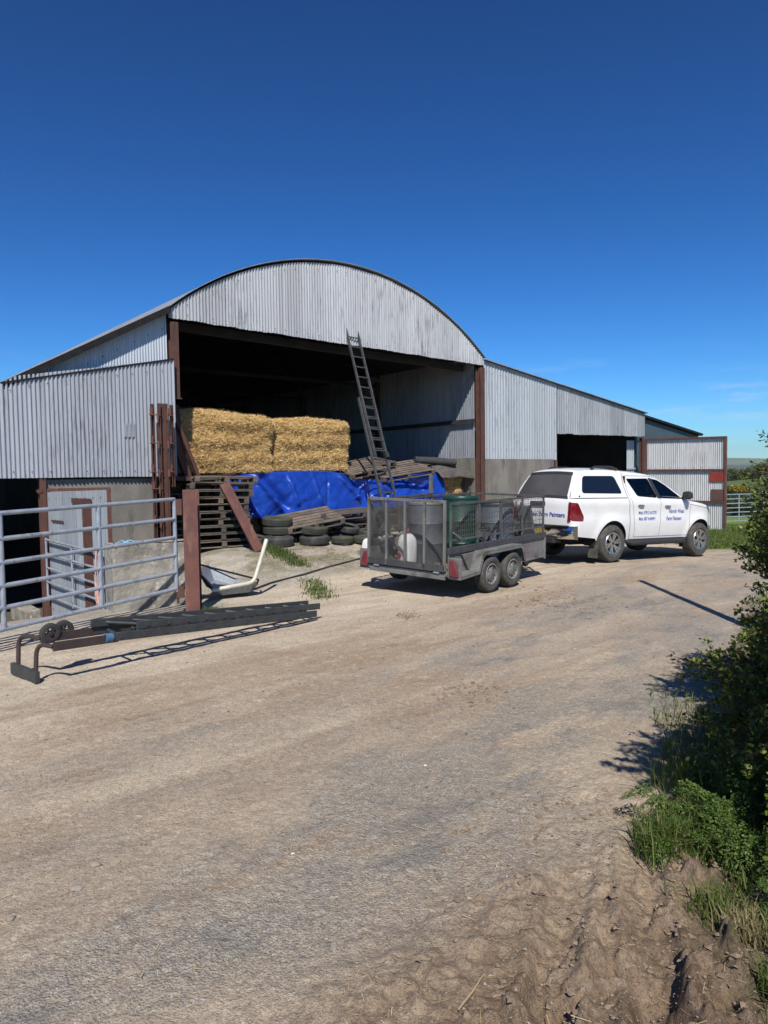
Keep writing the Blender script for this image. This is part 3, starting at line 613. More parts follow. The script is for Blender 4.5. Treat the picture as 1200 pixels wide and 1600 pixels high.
# ------------------------------------------------------------------ straw bales
def bale(label,s0,s1,d0,dep,z0,z1,n,rz=0.,bulge=.05,faces='fltr',seed=0,group='straw bales',mound=0.):
    L_=s1-s0; H_=z1-z0; r=bpy.data.objects.new('straw_bale',None); col.objects.link(r); p=W((s0+s1)/2,d0+dep/2,z0); r.location=p; r.rotation_euler=(0,0,BARN_RZ+rz); r.empty_display_size=.2
    tag(r,label,'straw bale',group); mb=MB(); g=np.random.default_rng(seed+50)
    def shape(a,b_,c):
        a=np.asarray(a,float)+0*np.asarray(c)+0*np.asarray(b_); b_=np.asarray(b_,float)+0*a; c=np.asarray(c,float)+0*a
        kx=(np.abs(a)**9+np.abs(c)**9)**(1/9); ky=(np.abs(b_)**8+np.abs(c)**8)**(1/8); kz=(np.abs(a)**9+np.abs(b_)**9)**(1/9); k=np.maximum(np.maximum(kx,ky),kz)
        px,py,pz=a/k,b_/k,c/k
        x=px*L_/2; y=py*dep/2; z=(pz+1)*H_/2
        f=1+.10*(fbm(x*1.3+seed*9,z*1.6+y,101+seed,4)-.5)+.06*(fbm(x*4+seed,z*7+y*4,104+seed,3)-.5)+.014*np.sin(z*17+2*vnoise(x*1.5,y,seed))
        yo=y*(1+(f-1)*2.2)-.06*(fbm(x*1.7,z*2.2,111+seed)-.5)
        zz=z*(1+.07*(vnoise(x*1.1+3*seed,y*1.1,107)-.5))+mound*np.exp(-((x+.15*L_)/(L_*.36))**2)*(z/H_)**2+.05*(fbm(x*3,y*3,113+seed)-.5)*(z/H_)
        return np.stack([x*(1+(f-1)*.8)*(1+.02*pz),yo,zz],-1)
    def face(nu,nv,fn):
        u,v=np.meshgrid(np.linspace(-1,1,nu+1),np.linspace(-1,1,nv+1),indexing='ij'); P=fn(u,v).reshape(-1,3)
        mb.add([tuple(q) for q in P],[(i*(nv+1)+j,(i+1)*(nv+1)+j,(i+1)*(nv+1)+j+1,i*(nv+1)+j+1) for i in range(nu) for j in range(nv)])
    o1=np.ones(1)
    face(60,36,lambda a,b_:shape(a,-o1,b_)); face(50,24,lambda a,b_:shape(a,b_,o1)); face(24,36,lambda a,b_:shape(-o1,a,b_)); face(24,36,lambda a,b_:shape(o1,a,b_)); face(6,6,lambda a,b_:shape(a,o1,b_)); face(6,6,lambda a,b_:shape(a,b_,-o1))
    mb.build('bale_core',M['strawcore'],r,smooth=180)
    A={'f':L_*H_,'t':L_*dep*.6,'l':dep*H_*.7,'r':dep*H_*.8}; tot=sum(A[k] for k in faces); out_=[]
    for k in faces:
        m=int(n*A[k]/tot); a=g.uniform(-1,1,m); b_=g.uniform(-1,1,m)
        if k=='f': c=shape(a,-1,b_); nn=np.array([0,-1,0]); u=np.stack([g.normal(0,.8,m),g.normal(-.25,.4,m),g.normal(0,.42,m)],1)
        if k=='t': c=shape(a,b_,1); nn=np.array([0,0,1]); u=np.stack([g.normal(0,1,m),g.normal(0,1,m),g.normal(.2,.35,m)],1)
        if k=='l': c=shape(-1,a,b_); nn=np.array([-1,0,0]); u=np.stack([g.normal(-.2,.4,m),g.normal(0,.8,m),g.normal(0,.5,m)],1)
        if k=='r': c=shape(1,a,b_); nn=np.array([1,0,0]); u=np.stack([g.normal(.2,.4,m),g.normal(0,.8,m),g.normal(0,.5,m)],1)
        ln=g.uniform(.035,.13,m); u/=np.linalg.norm(u,axis=1)[:,None]; v=np.cross(u,g.normal(0,1,(m,3))); v/=np.linalg.norm(v,axis=1)[:,None]; v*=(.0029*g.uniform(.6,1.4,m))[:,None]
        # some tufts stick out
        stick=(g.random(m)<.06); u=np.where(stick[:,None],u*.6+nn*.8,u)
        c=c+nn*np.abs(g.normal(0,.018,m))[:,None]; h=u*ln[:,None]/2
        out_.append(np.stack([c-h-v,c-h+v,c+h+v*.6,c+h-v*.6],1).reshape(-1,3))
    o=soup('loose_straw',np.concatenate(out_),4,M['straw'],r); tag(o,kind='stuff'); return r
bale('golden straw bale with a mounded top, left of the pair behind the rusty leaning beams',.14,2.87,.60,1.25,1.98,3.36,30000,seed=1,mound=.10,rz=.02)
bale('golden straw bale with a ragged right end, right of the pair behind the leaning ladder',2.97,5.26,.80,1.25,2.02,3.36,26000,seed=2,rz=-.015)
bale('straw bale end showing at the right end of the blue tarpaulin under the black sheet',8.35,9.38,.60,1.3,.30,1.96,13000,seed=3,faces='flt')
# bales hidden under the tarpaulin carry those above
bale('straw bale mostly hidden under the blue tarpaulin',.25,2.6,.80,1.2,.30,1.95,300,seed=4,faces='f')
bale('straw bale wholly under the middle of the blue tarpaulin',2.7,5.3,.85,1.2,.30,1.95,300,seed=5,faces='f')
bale('straw bale under the blue tarpaulin near the pallets on top',5.4,8.2,.85,1.2,.30,1.90,300,seed=6,faces='f')
# ------------------------------------------------------------------ tarpaulin
nu,nv=260,90
uu,vv=np.meshgrid(np.linspace(0,1,nu),np.linspace(0,1,nv),indexing='ij')
S=1.55+6.95*uu; top=2.00-.05*np.sin(S*1.3)+.05*(fbm(S*1.6,S*0,120)-.5)-.12*sst(S,4.9,5.6)+.06*sst(S,6.6,8); bot=.95+.18*np.sin(S*.9+1.)+.1*(fbm(S*1.2,S*0,123)-.5)
tt=np.clip((vv-.12)/.88,0,1)                     # first 12 % lies on top of the bales
Zt=top+(bot-top)*tt; D=.62-.07*np.sin(tt*1.9)-.10*tt
D=np.where(vv<.12,.62+(.12-vv)*6,D); Zt=np.where(vv<.12,top+.01,Zt)
fold=lambda x0,z0,x1,z1,w,a:a*np.exp(-(np.abs((S-x0)*(z1-z0)-(Zt-z0)*(x1-x0))/math.hypot(x1-x0,z1-z0)/w)**1.6)*sst((S-x0)*(x1-x0)+(Zt-z0)*(z1-z0),-.15,.2)*(1-sst(((S-x0)*(x1-x0)+(Zt-z0)*(z1-z0))/((x1-x0)**2+(z1-z0)**2),.85,1.15))
D=D+fold(2.45,2.0,3.15,1.15,.12,.17)-fold(2.25,2.0,2.95,1.1,.08,.16)+fold(3.2,1.95,3.42,1.2,.05,-.08)+fold(3.9,2.0,4.15,1.2,.035,-.05)+fold(4.4,1.95,4.3,1.2,.03,.045)+fold(5.9,1.9,5.2,1.35,.035,-.06)+fold(6.9,1.8,6.2,1.3,.04,.06)+fold(5.0,2.05,5.75,1.35,.16,.16)-fold(4.7,1.95,5.35,1.3,.07,.12)+fold(6.1,1.75,6.6,1.3,.08,-.14)+fold(6.6,1.95,7.8,1.55,.15,.18)-fold(7.3,1.75,8.1,1.2,.08,.12)+fold(1.75,1.9,2.1,1.1,.10,.16)
D=D-.05*np.sin(tt*3.1)*0+.09*(fbm(S*1.1+Zt*.8,Zt*1.2-S*.5,130,4)-.5)*(.3+tt)+.05*np.sin(S*5.5+2.2*fbm(S*.8,Zt,133)*3)*tt**1.5*.7+.05*(1-np.abs(2*fbm(S*1.9-Zt*1.7,Zt*1.4,136,3)-1)-.7)+.022*(1-np.abs(2*fbm(S*4.1+Zt*2.7,Zt*3.4-S,139,3)-1)-.7)
tp=thing('tarpaulin','glossy creased blue tarpaulin draped over the lower bales below the straw','tarpaulin',O0,BARN_RZ)
to=grid_obj('sheet',np.stack([S,D,Zt],-1).reshape(-1,3),nu,nv,M['tarp'],tp); so_=to.modifiers.new('thick','SOLIDIFY'); so_.thickness=.006
t=MB(); t.tube([(1.5,.3,.98),(1.75,.28,.95),(2.0,.30,1.0)],.05,6); t.build('white_edge',M['whiteplastic'],tp,smooth=60)
# ------------------------------------------------------------------ pallets
def pallet_mb(w=1.2,dp=1.0,h=.145,ragged=0.,seed=0,wide=False):
    rr=random.Random(seed); mb=MB(); bw=.095 if not wide else .14; n=7 if not wide else 6
    for k in range(n):
        y=-dp/2+bw/2+(dp-bw)*k/(n-1); 
        if ragged and rr.random()<ragged: continue
        mb.box((rr.uniform(-.01,.01)-ragged*.05*rr.random(),y,h-.011),(w+rr.uniform(-.02,.02),bw,.022),Matrix.Rotation(rr.uniform(-.012,.012),3,'Z'))
    for x in (-w/2+.05,0,w/2-.05):
        mb.box((x,0,h-.033),(.10,dp,.020))
        for y in (-dp/2+.06,0,dp/2-.06): mb.box((x,y,h-.043-.038),(.10,.13,.072))
    for y in (-dp/2+.06,0,dp/2-.06): mb.box((0,y,.011),(w,.10,.020))
    return mb
GP='wooden pallets in the heap under the leaning beams'
def pallet(label,loc,rz,tilt=(0,0),seed=0,w=1.2,dp=1.0,mat='wood',ragged=.1,group=GP,wide=False):
    o=pallet_mb(w,dp,seed=seed,ragged=ragged,wide=wide).build('pallet',M[mat],None); o.location=loc; o.rotation_euler=(tilt[0],tilt[1],rz); return tag(o,label,'pallet',group)
# front stack: near corner at about (-3.94,14.6)
rzA=math.atan2(.43,.9); base=Vector((-3.98,14.75,0)); ax=Vector((math.cos(rzA),math.sin(rzA),0)); ay=Vector((-math.sin(rzA),math.cos(rzA),0))
ordn=['bottom','second','third','fourth','fifth','sixth','seventh','eighth','ninth','top']
gA=gzf(-3.5,15.1)+.03
for k in range(10):
    w=1.2+random.uniform(-.05,.06)+(.10 if k>6 else 0); c=base+ax*(.62+random.uniform(-.03,.06)+(.10 if k==9 else 0))+ay*(.5+random.uniform(-.03,.03))
    pallet(f'weathered grey-brown pallet, {ordn[k]} of the sagging stack behind the rusty gate post',(c.x,c.y,gA+.149*k),rzA+random.uniform(-.045,.045),(random.uniform(-.008,.008)-.006*k,-.012+.004*k),seed=k,w=w,mat='wood_dk' if k%3 else 'wood')
# second stack, behind to the left
b2=W(.20,.62,0); gB=gzf(b2.x,b2.y)
for k in range(9):
    pallet(f'dark old pallet, {ordn[k] if k<8 else "top"} of the stack tucked behind the tall hinged post',(b2.x+random.uniform(-.03,.03),b2.y+random.uniform(-.03,.03),gB+.149*k),BARN_RZ+random.uniform(-.08,.04)+.35,(0,random.uniform(-.01,.01)),seed=20+k,mat='wood' if k%2 else 'wood_dk',dp=.9)
c=W(.95,.36,1.86); pallet('tilted dark pallet wedged under the left straw bale at the foot of the leaning beams',(c.x,c.y,1.80),BARN_RZ+.12,(.10,-.03),seed=41,mat='wood_dk',w=1.1,dp=.8)
# pallets on top of the tarpaulin, sloping to the front
def onpal(label,s,d,z,rz,tx,ty,seed,w=1.3,dp=1.15,mat='wood',ragged=0.,wide=False):
    c=W(s,d,z); o=pallet_mb(w,dp,seed=seed,ragged=ragged,wide=wide).build('pallet',M[mat],None); o.rotation_mode='ZXY'; o.location=c; o.rotation_euler=(tx,ty,BARN_RZ+rz); return tag(o,label,'pallet','pallets lying on the tarpaulin and tyres')
onpal('pallet with dark slats lying on the blue tarpaulin left of the leaning ladder',5.70,1.0,2.02,.02,R(16),R(2),50,1.2,1.0)
onpal('pale-edged pallet on the blue tarpaulin right of the ladder, its slats catching the sun',7.0,.85,1.98,-.10,R(17),R(3),51,1.75,1.1)
onpal('pallet lying half under the tilted pallet right of the ladder on the blue tarpaulin',6.25,1.25,2.16,.05,R(14),R(0),56,1.2,1.0,'wood_dk')
onpal('brown pallet with wide slats lying tilted on the pile of tyres below the tarpaulin',3.12,-.40,.84,-.28,R(14),R(-3),52,1.35,1.2,'wood',0,True)
onpal('low brown pallet edge-on beneath the right part of the tarpaulin, beside the trailer',4.6,-.15,.92,.0,R(3),R(0),53,1.6,1.0,'wood_dk')
onpal('dark pallet flat on the ground under the brown edge-on pallet beside the trailer',4.7,-.1,.62,.06,R(2),R(0),54,1.5,1.0,'wood_dk')
# black sheet and rolled sheet on top at the right
nu,nv=50,30; a,b_=np.meshgrid(np.linspace(0,1,nu),np.linspace(0,1,nv),indexing='ij')
S2=8.2+1.35*a; D2=1.55-1.25*b_; Z2=2.14+.20*np.sin(a*2.6)*(1-b_*.7)+.12*(fbm(S2*2,D2*2,140)-.5)-.22*sst(b_,.6,1)
D2=D2-.05*np.sin(a*9); Z2=np.where(b_>.9,Z2-.10*(b_-.9)*10*(1+a),Z2)
o=grid_obj('cover_sheet',np.stack([S2,D2,Z2],-1).reshape(-1,3),nu,nv,M['sheetblk']); o.location=O0; o.rotation_euler=(0,0,BARN_RZ); tag(o,'dusty black cover sheet crumpled over the straw beside the right barn post','cover sheet'); m_=o.modifiers.new('t','SOLIDIFY'); m_.thickness=.012
t=MB(); t.tube([(7.75,.95,2.36),(8.3,.75,2.33),(8.95,.50,2.27)],[.10,.11,.10],14); o=t.build('sheet_roll',M['rubber'],None,smooth=50); o.location=O0; o.rotation_euler=(0,0,BARN_RZ); tag(o,'black rolled sheeting lying on the pallets under the barn side wall','roll')
# ------------------------------------------------------------------ tyres
def tyre_mesh(mat,ro=.32,ri=.19,wd=.19):
    mb=MB(); h=wd/2
    prof=[(ri,-h*.62),(ri+.012,-h*.80),(ri+.05,-h),(ro-.045,-h*1.0),(ro-.015,-h*.86),(ro,-h*.62),(ro,-h*.40),(ro-.008,-h*.38),(ro-.008,-h*.32),(ro,-h*.30),(ro+.001,-h*.05),(ro-.008,-h*.04),(ro-.008,h*.04),(ro+.001,h*.05),(ro,h*.30),(ro-.008,h*.32),(ro-.008,h*.38),(ro,h*.40),(ro,h*.62),(ro-.015,h*.86),(ro-.045,h),(ri+.05,h),(ri+.012,h*.80),(ri,h*.62),(ri+.02,h*.45),(ri+.07,h*.2),(ri+.07,-h*.2),(ri+.02,-h*.45)]
    mb.lathe(prof,36,Matrix.Rotation(math.pi/2,3,'X'),closed=True); o=mb.build('tyre',M[mat],None,smooth=38); return o
ty0=tyre_mesh('rubber'); ty1=tyre_mesh('rubber_moss'); used=[0,0]
def tyre(label,s,d,z,tilt=(0,0),sc_=1.,moss=0,rz=0,flat=1.):
    src=(ty0,ty1)[moss]; o=src if not used[moss] else src.copy()
    if used[moss]: col.objects.link(o)
    used[moss]=1; p=W(s,d,0); o.location=(p.x,p.y,gzf(p.x,p.y)+z); o.rotation_euler=(tilt[0],tilt[1],rz); o.scale=(sc_,sc_,sc_*flat)
    tag(o,label,'tyre','old tyres heaped in front of the blue tarpaulin'); return o
tyre('clean black tyre lying flat, largest at the front of the tyre heap',2.82,-1.05,.10,(.02,-.02),1.04)
tyre('mossy tyre lying flat right of the big black tyre at the heap front',3.42,-1.30,.10,(0,.02),.80,1)
tyre('mossy grey tyre lying flat at the right front of the heap nearest the trailer',3.95,-1.42,.10,(.02,0),.82,1)
tyre('dark tyre lying flat at the left front of the heap behind the white pipe',2.02,-.82,.10,(.03,.03),1.10)
tyre('green mossy tyre, lower of the two stacked at the back left of the heap',2.28,-.42,.30,(.0,.03),1.06,1)
tyre('dark green tyre, upper of the two stacked at the back left of the heap',2.26,-.42,.50,(.05,.05),1.06,1)
tyre('old tyre under the two stacked mossy tyres at the back left of the heap',2.30,-.40,.10,(0,0),1.10)
tyre('squashed mossy tyre leaning across the middle of the heap',2.98,-.72,.31,(.12,.10),1.22,1,.3,.9)
tyre('dark tyre tilted to the right in the heap beside the tilted pallet',3.52,-.80,.46,(.10,.30),.92)
tyre('old tyre lying low behind the big black tyre in the heap',3.05,-.45,.10,(0,.02),1.0)
tyre('grey tyre tilted on the right of the heap next to the pallet end',3.85,-.95,.29,(.15,.2),.84)
tyre('dark tyre lying flat behind the mossy tyres at the right of the heap',3.85,-.75,.10,(.0,.0),.95)
tyre('dark tyre at the far left of the heap beside the pallet stack',1.72,-.35,.12,(.05,.18),.95)
tyre('tyre lying half hidden low at the back of the heap under the low pallet',4.55,-.75,.12,(.05,.12),.95)
tyre('big dusty tyre standing upright behind the left rear corner of the trailer',3.92,-2.0,.62,(R(90),0),1.05,0,.95)
# support under tilted pallet
tyre('old tyre hidden under the tilted brown pallet on the heap',2.9,-.05,.28,(0,0),1.0,1)
# ------------------------------------------------------------------ straw scraps and rubble on the apron are built with the ground litter
# ------------------------------------------------------------------ ladder against the gable
lb=Vector((.36,16.1,0)); lb.z=gzf(lb.x,lb.y); ltp=Vector((-.74,17.88,5.30)); ldr=thing('extension_ladder','dark two-section ladder leaning up against the bottom edge of the curved gable','ladder',lb)
ld=(ltp-lb); LL=ld.length; ld.normalize(); side=EX.copy(); side=(side-ld*side.dot(ld)).normalized(); nrm=side.cross(ld)
if nrm.y>0: nrm=-nrm
def lad(a0,a1,hw,off,w=.03,h=.07):
    for k in(-1,1): t=MB(); t.beam(ld*a0+side*k*hw+nrm*off,ld*a1+side*k*hw+nrm*off,w,h,nrm); t.build('stile',M['ladder2'],ldr,bevel=.004)
lad(0,LL*.70,.215,0)
t=MB()
a=.25
while a<LL*.70: t=MB(); t.tube([ld*a-side*.2,ld*a+side*.2],.017,8); t.build('rung',M['ladder2'],ldr,smooth=60); a+=.28
lad(LL*.42,LL+.45,.175,.075)
t=MB(); a=LL*.44
while a<LL+.42: t=MB(); t.tube([ld*a-side*.165+nrm*.075,ld*a+side*.165+nrm*.075],.017,8); t.build('rung',M['ladder2'],ldr,smooth=60); a+=.28
for k in(-1,1): t=MB(); t.beam(ld*(LL*.42-.05)+side*k*.19+nrm*.09,ld*(LL*.42+.08)+side*k*.19+nrm*.09,.07,.05,nrm); t.build('bracket',M['ladder'],ldr)
# ------------------------------------------------------------------ red steelwork
st=thing('hinged_steel_post','tall red-brown steel stanchion with hinge pins on thin side bars, before the corrugated panel','steel post',W(-.40,-.42,0),BARN_RZ)
zb_=gzf(*W(-.4,-.42,0)[:2])
t=MB(); t.ibeam((0.05,0,zb_-.1),(0.05,0,3.42),.15,.16,(1,0,0)); t.build('post',M['rust'],st,bevel=.003)
for x,z0 in((-.17,2.0),(.23,2.05)):
    t=MB(); t.channel((x,-.02,zb_ if x<0 else 1.75),(x,-.02,3.40),.06,.05,(0,1,0),.01); t.build('side_bar',M['rust'],st)
for z in (3.18,2.62,2.05,1.72,1.05):
    for x in(-.17,.20):
        if x>0 and z<1.8: continue
        t=MB(); t.tube([(x*.3+.03,-.09,z),(x+.02*(x>0)-.09*(x<0),-.09,z)],.012,6); t.tube([(x*.55,-.10,z-.10),(x*.55,-.10,z+.05)],.022,8); t.box((x*.9-.05*(x<0),-.05,z+.08),(.04,.05,.14)); t.build('hinge_pin',M['rust2'],st)
def loose_beam(label,p0,p1,w,h,kind='ibeam',mat='rust',up=(0,-1,0)):
    o=bpy.data.objects.new('steel_beam',None)
    mb=MB(); p0=Vector(p0);p1=Vector(p1); getattr(mb,kind)(Vector((0,0,0)),p1-p0,w,h,up); bpy.data.objects.remove(o)
    o=mb.build('steel_beam',M[mat],None,bevel=.003); o.location=p0; return tag(o,label,'steel beam','loose red-brown steel beams')
up=tuple(-NY)
loose_beam('thick dark steel beam leaning left against the panel edge in front of the straw',W(.48,.28,1.90),W(-.03,.16,3.22),.15,.14,'ibeam','rust',up)
loose_beam('long thin steel angle leaning steeply left across the first straw bale',W(.72,.18,1.82),W(.10,.12,3.34),.075,.08,'channel','rust',up)
loose_beam('short upright steel channel standing against the straw behind the thin leaning angle',W(.46,.36,1.95),W(.28,.42,3.50),.12,.11,'channel','rust',up)
loose_beam('steel rail lying level at the feet of the leaning beams on top of the pallets',W(-.18,.18,1.93),W(.85,.12,1.90),.10,.09,'channel','rust',(0,0,1))
loose_beam('steel flat lying over the pallets and pointing at the blue tarpaulin',W(.75,.10,1.86),W(1.62,.30,2.02),.07,.05,'channel','rust',(0,0,1))
bp=Vector((-2.60,14.65,0)); bp.z=gzf(bp.x,bp.y)+.02
loose_beam('broad rusty steel channel leaning on the right side of the pallet stack',bp,(-3.28,14.62,1.80),.20,.10,'channel','rust2',(.35,-.9,.2))
# gate post
gp=thing('gate_post','stout rusty red-brown steel gate post standing at the end of the pipe gate','gate post',(-2.72,10.02,gzf(-2.72,10.0)),R(8))
t=MB(); t.ibeam((0,0,-.1),(0,0,1.76),.20,.24,(0,1,0),.016); t.build('post',M['rust2'],gp,bevel=.004)
t=MB(); t.box((-.17,-.05,1.52),(.10,.05,.22)); t.box((-.17,-.05,.32),(.10,.06,.16)); t.build('hinge_plate',M['rust'],gp)
t=MB(); t.tube([(-.21,-.05,.16),(-.21,-.05,.42)],.018,8); t.tube([(-.21,-.05,1.42),(-.21,-.05,1.62)],.018,8); t.build('hinge_pin',M['rust'],gp)
# pipe gate
gA_=Vector((-2.93,9.93,0)); gB_=Vector((-4.75,7.10,0)); gv=gB_-gA_; GL=gv.length
def gz_rail(t,f): # t along from hinge end, f from 0 bottom to 1 top
    lo=.37+(.17-.37)*t*.72; hi=1.63+(1.50-1.63)*t*.72; return lo+(hi-lo)*f
pg=thing('pipe_gate','grey galvanised six-rail pipe gate hung on the rusty gate post','gate',(gA_.x,gA_.y,0),math.atan2(gv.y,gv.x))
fr=[0,.185,.375,.575,.78,1.0]
for f_ in fr:
    t=MB(); t.tube([(0,0,gz_rail(0,f_)),(GL,0,gz_rail(1,f_))],.027,10); t.build('rail',M['galvp'],pg,smooth=60)
for a in (0.0,.36,.73,1.0):
    t=MB(); t.tube([(GL*a,-.004,gz_rail(a,0)-.04*(a==0)),(GL*a,-.004,gz_rail(a,1))],.030,10); t.build('upright',M['galvp'],pg,smooth=60)
# concrete block
bl=MB(); nu,nv=34,30
cb0=Vector((-3.92,10.15,0)); cb1=Vector((-2.98,10.75,0)); cd=(cb1-cb0).normalized(); cn_=Vector((-cd.y,cd.x,0)); CLn=(cb1-cb0).length+.06
def blk(u,v,face):
    x=u*CLn; z=-.35+v*1.33
    dx=.035*(float(fbm(x*3,z*3,150,4))-.5)
    if face=='f': p=Vector((x,dx,z))
    elif face=='t': p=Vector((x,v*.42,.98+.04*(float(fbm(x*4,v*2,152))-.5)))
    elif face=='l': p=Vector((0,u*.42,z))
    else: p=Vector((CLn,u*.42,z))
    e=.03; 
    if face in 'f' and v>.93: p.z-=.03*(v-.93)/.07*float(vnoise(x*9,0,155))
    return p
for fc in 'ftlr':
    vs=[blk(i/nu,j/nv,fc) for i in range(nu+1) for j in range(nv+1)]; bl.add(vs,[(i*(nv+1)+j,(i+1)*(nv+1)+j,(i+1)*(nv+1)+j+1,i*(nv+1)+j+1) for i in range(nu) for j in range(nv)])
o=bl.build('concrete_block',M['block'],None,smooth=40); o.location=cb0; o.rotation_euler=(0,0,math.atan2(cd.y,cd.x)); tag(o,'cracked mossy concrete block behind the pipe gate beside the rusty gate post','concrete block')
t=MB(); 
for k in range(6): 
    x=random.uniform(0,.25); t.tube([(x,-.02,1.0),(x+random.uniform(-.1,.12),random.uniform(-.1,.1),1.03),(x+random.uniform(-.1,.2),random.uniform(-.1,.2),1.0)],.008,4)
o=t.build('blue_twine',M['twine_b'],None); o.location=cb0; o.rotation_euler=(0,0,math.atan2(cd.y,cd.x)); tag(o,'tangle of pale blue baler twine on the left end of the concrete block','twine')
# trough with bent pipe rim
tr_=thing('metal_trough','blue-grey sheet metal trough with a bent cream pipe rim lying right of the gate post','trough',(0,0,0))
A1=Vector((-2.62,11.0,.20)); A2=Vector((-2.10,11.30,.24)); A3=Vector((-1.93,11.60,.90)); A4=Vector((-2.85,11.55,.80)); A5=Vector((-2.95,11.75,.55))
def bend(pts,r=.10,n=6):
    out=[pts[0]]
    for i in range(1,len(pts)-1):
        a,b2,c2=pts[i-1],pts[i],pts[i+1]; u1=(a-b2).normalized(); u2=(c2-b2).normalized()
        for k in range(n+1):
            t=k/n; out.append((b2+u1*r)*(1-t)**2+b2*2*t*(1-t)+(b2+u2*r)*t**2)
    out.append(pts[-1]); return out
t=MB(); t.tube(bend([Vector((-2.70,11.0,.17)),A2,A3]),.033,10); t.build('pipe_rim',M['cream'],tr_,smooth=60)
t=MB(); t.tube(bend([Vector((-2.68,10.99,.17)),Vector((-2.86,11.05,.36)),Vector((-2.98,11.15,.56)),Vector((-3.0,11.35,.54)),Vector((-2.95,11.9,.42)),Vector((-2.1,11.75,.22)),Vector((-2.06,11.38,.22))],.06),.016,6); t.build('edge_rod',M['fascia'],tr_,smooth=60)
t=MB(); P_=[Vector((-2.96,11.12,.48)),Vector((-2.66,11.02,.20)),Vector((-2.10,11.33,.26)),Vector((-2.08,11.62,.16)),Vector((-2.55,11.95,.22)),Vector((-2.98,11.95,.46))]
Q_=[p+Vector((.0,.05,-.17)) for p in P_]; Q_[1]=Vector((-2.58,11.17,.06)); Q_[2]=Vector((-2.18,11.40,.07)); Q_[3]=Vector((-2.2,11.6,.06)); Q_[4]=Vector((-2.55,11.82,.08)); Q_[0]=Vector((-2.84,11.2,.20)); Q_[5]=Vector((-2.86,11.8,.22))
t.add(P_+Q_,[(i,(i+1)%6,(i+1)%6+6,i+6) for i in range(6)]+[(6,7,8,9,10,11)]); o=t.build('tray',M['door2'],tr_); so2=o.modifiers.new('t','SOLIDIFY'); so2.thickness=.008
# hose across the apron
pts=[(-2.2,11.9),(-2.0,12.45),(-1.55,13.15),(-1.05,13.9),(-.55,14.7),(-.1,15.6)]
t=MB(); t.tube([(x+.05*math.sin(y*3),y,gzf(x,y)+.02) for x,y in pts],.017,8); o=t.build('hose',M['hose'],None,smooth=60); tag(o,'thin black hose lying on the concrete from the trough towards the trailer','hose')
# ------------------------------------------------------------------ roof ladder lying on the ground on its hook
rl_=thing('roof_ladder','dark roof ladder lying on the ground, propped up by its brown hook bracket with wheels','ladder',(0,0,0))
g1=gzf(-.95,9.35); pn0=Vector((-2.78,7.02,.34)); pn1=Vector((-.92,9.36,g1+.10)); pf0=Vector((-2.99,7.22,.375)); pf1=Vector((-1.07,9.53,g1+.13))
dl=(pn1-pn0).normalized(); wv=(pf0-pn0)
t=MB(); t.beam(pn0,pn1,.035,.085); t.build('stile',M['ladder'],rl_,bevel=.006)
t=MB(); t.beam(pf0,pf1,.035,.085); t.build('stile',M['ladder'],rl_,bevel=.006)
up2=Vector((0,0,.085))
q0=pn0+dl*.35+up2+wv*.12; q1=pn1+dl*.10+up2+wv*.12; r0=pf0-dl*.05+up2-wv*.12; r1=pf1+up2-wv*.12
t=MB(); t.beam(q0,q1,.03,.08); t.build('stile',M['ladder'],rl_,bevel=.006)
t=MB(); t.beam(r0,r1,.03,.08); t.build('stile',M['ladder'],rl_,bevel=.006)
for (a0,a1,b0,b1,nn) in ((pn0,pn1,pf0,pf1,11),(q0,q1,r0,r1,10)):
    for k in range(nn):
        f_=(k+.5)/nn; t=MB(); t.tube([a0.lerp(a1,f_),b0.lerp(b1,f_)],.016,8); t.build('rung',M['ladder'],rl_,smooth=60)
t=MB()
for k in range(11):
    for (a0,a1) in ((pn0,pn1),(q0,q1)): 
        p=a0.lerp(a1,(k+.5)/11)-wv.normalized()*.02; t.tube([p,p-wv.normalized()*.006],.018,10)
t.build('rung_ends',M['trdark'],rl_,smooth=60)
t=MB(); t.tube([pn0-dl*.02,pn0+dl*.05],.046,10); t.build('end_cap',M['bluecap'],rl_,smooth=60)
# hook: two bent tubes, foot bar, brown extension arms, wheels
e0=pn0+dl*.10; f0=pf0+dl*.10
t=MB(); t.beam(pn0-dl*.55-up2*.3,pn0+dl*.12-up2*.1,.03,.085); t.build('arm',M['hook'],rl_,bevel=.004)
t=MB(); t.beam(pf0-dl*.55-up2*.3,pf0+dl*.10-up2*.1,.03,.085); t.build('arm',M['hook'],rl_,bevel=.004)
hk=[]
for p,foot in ((pn0,Vector((-3.33,6.66,.03))),(pf0,Vector((-3.62,6.90,.04)))):
    a=p-dl*.55-up2*.3; topc=Vector((foot.x,foot.y,0))+(Vector((dl.x,dl.y,0))*.02); topc.z=a.z+.02
    t=MB(); t.tube(bend([a,topc,foot],.13,8),.021,10); t.build('hook_tube',M['hook'],rl_,smooth=60)
t=MB(); t.beam((-3.29,6.62,.06),(-3.70,6.95,.07),.045,.11); t.build('foot_bar',M['ladder'],rl_,bevel=.005)
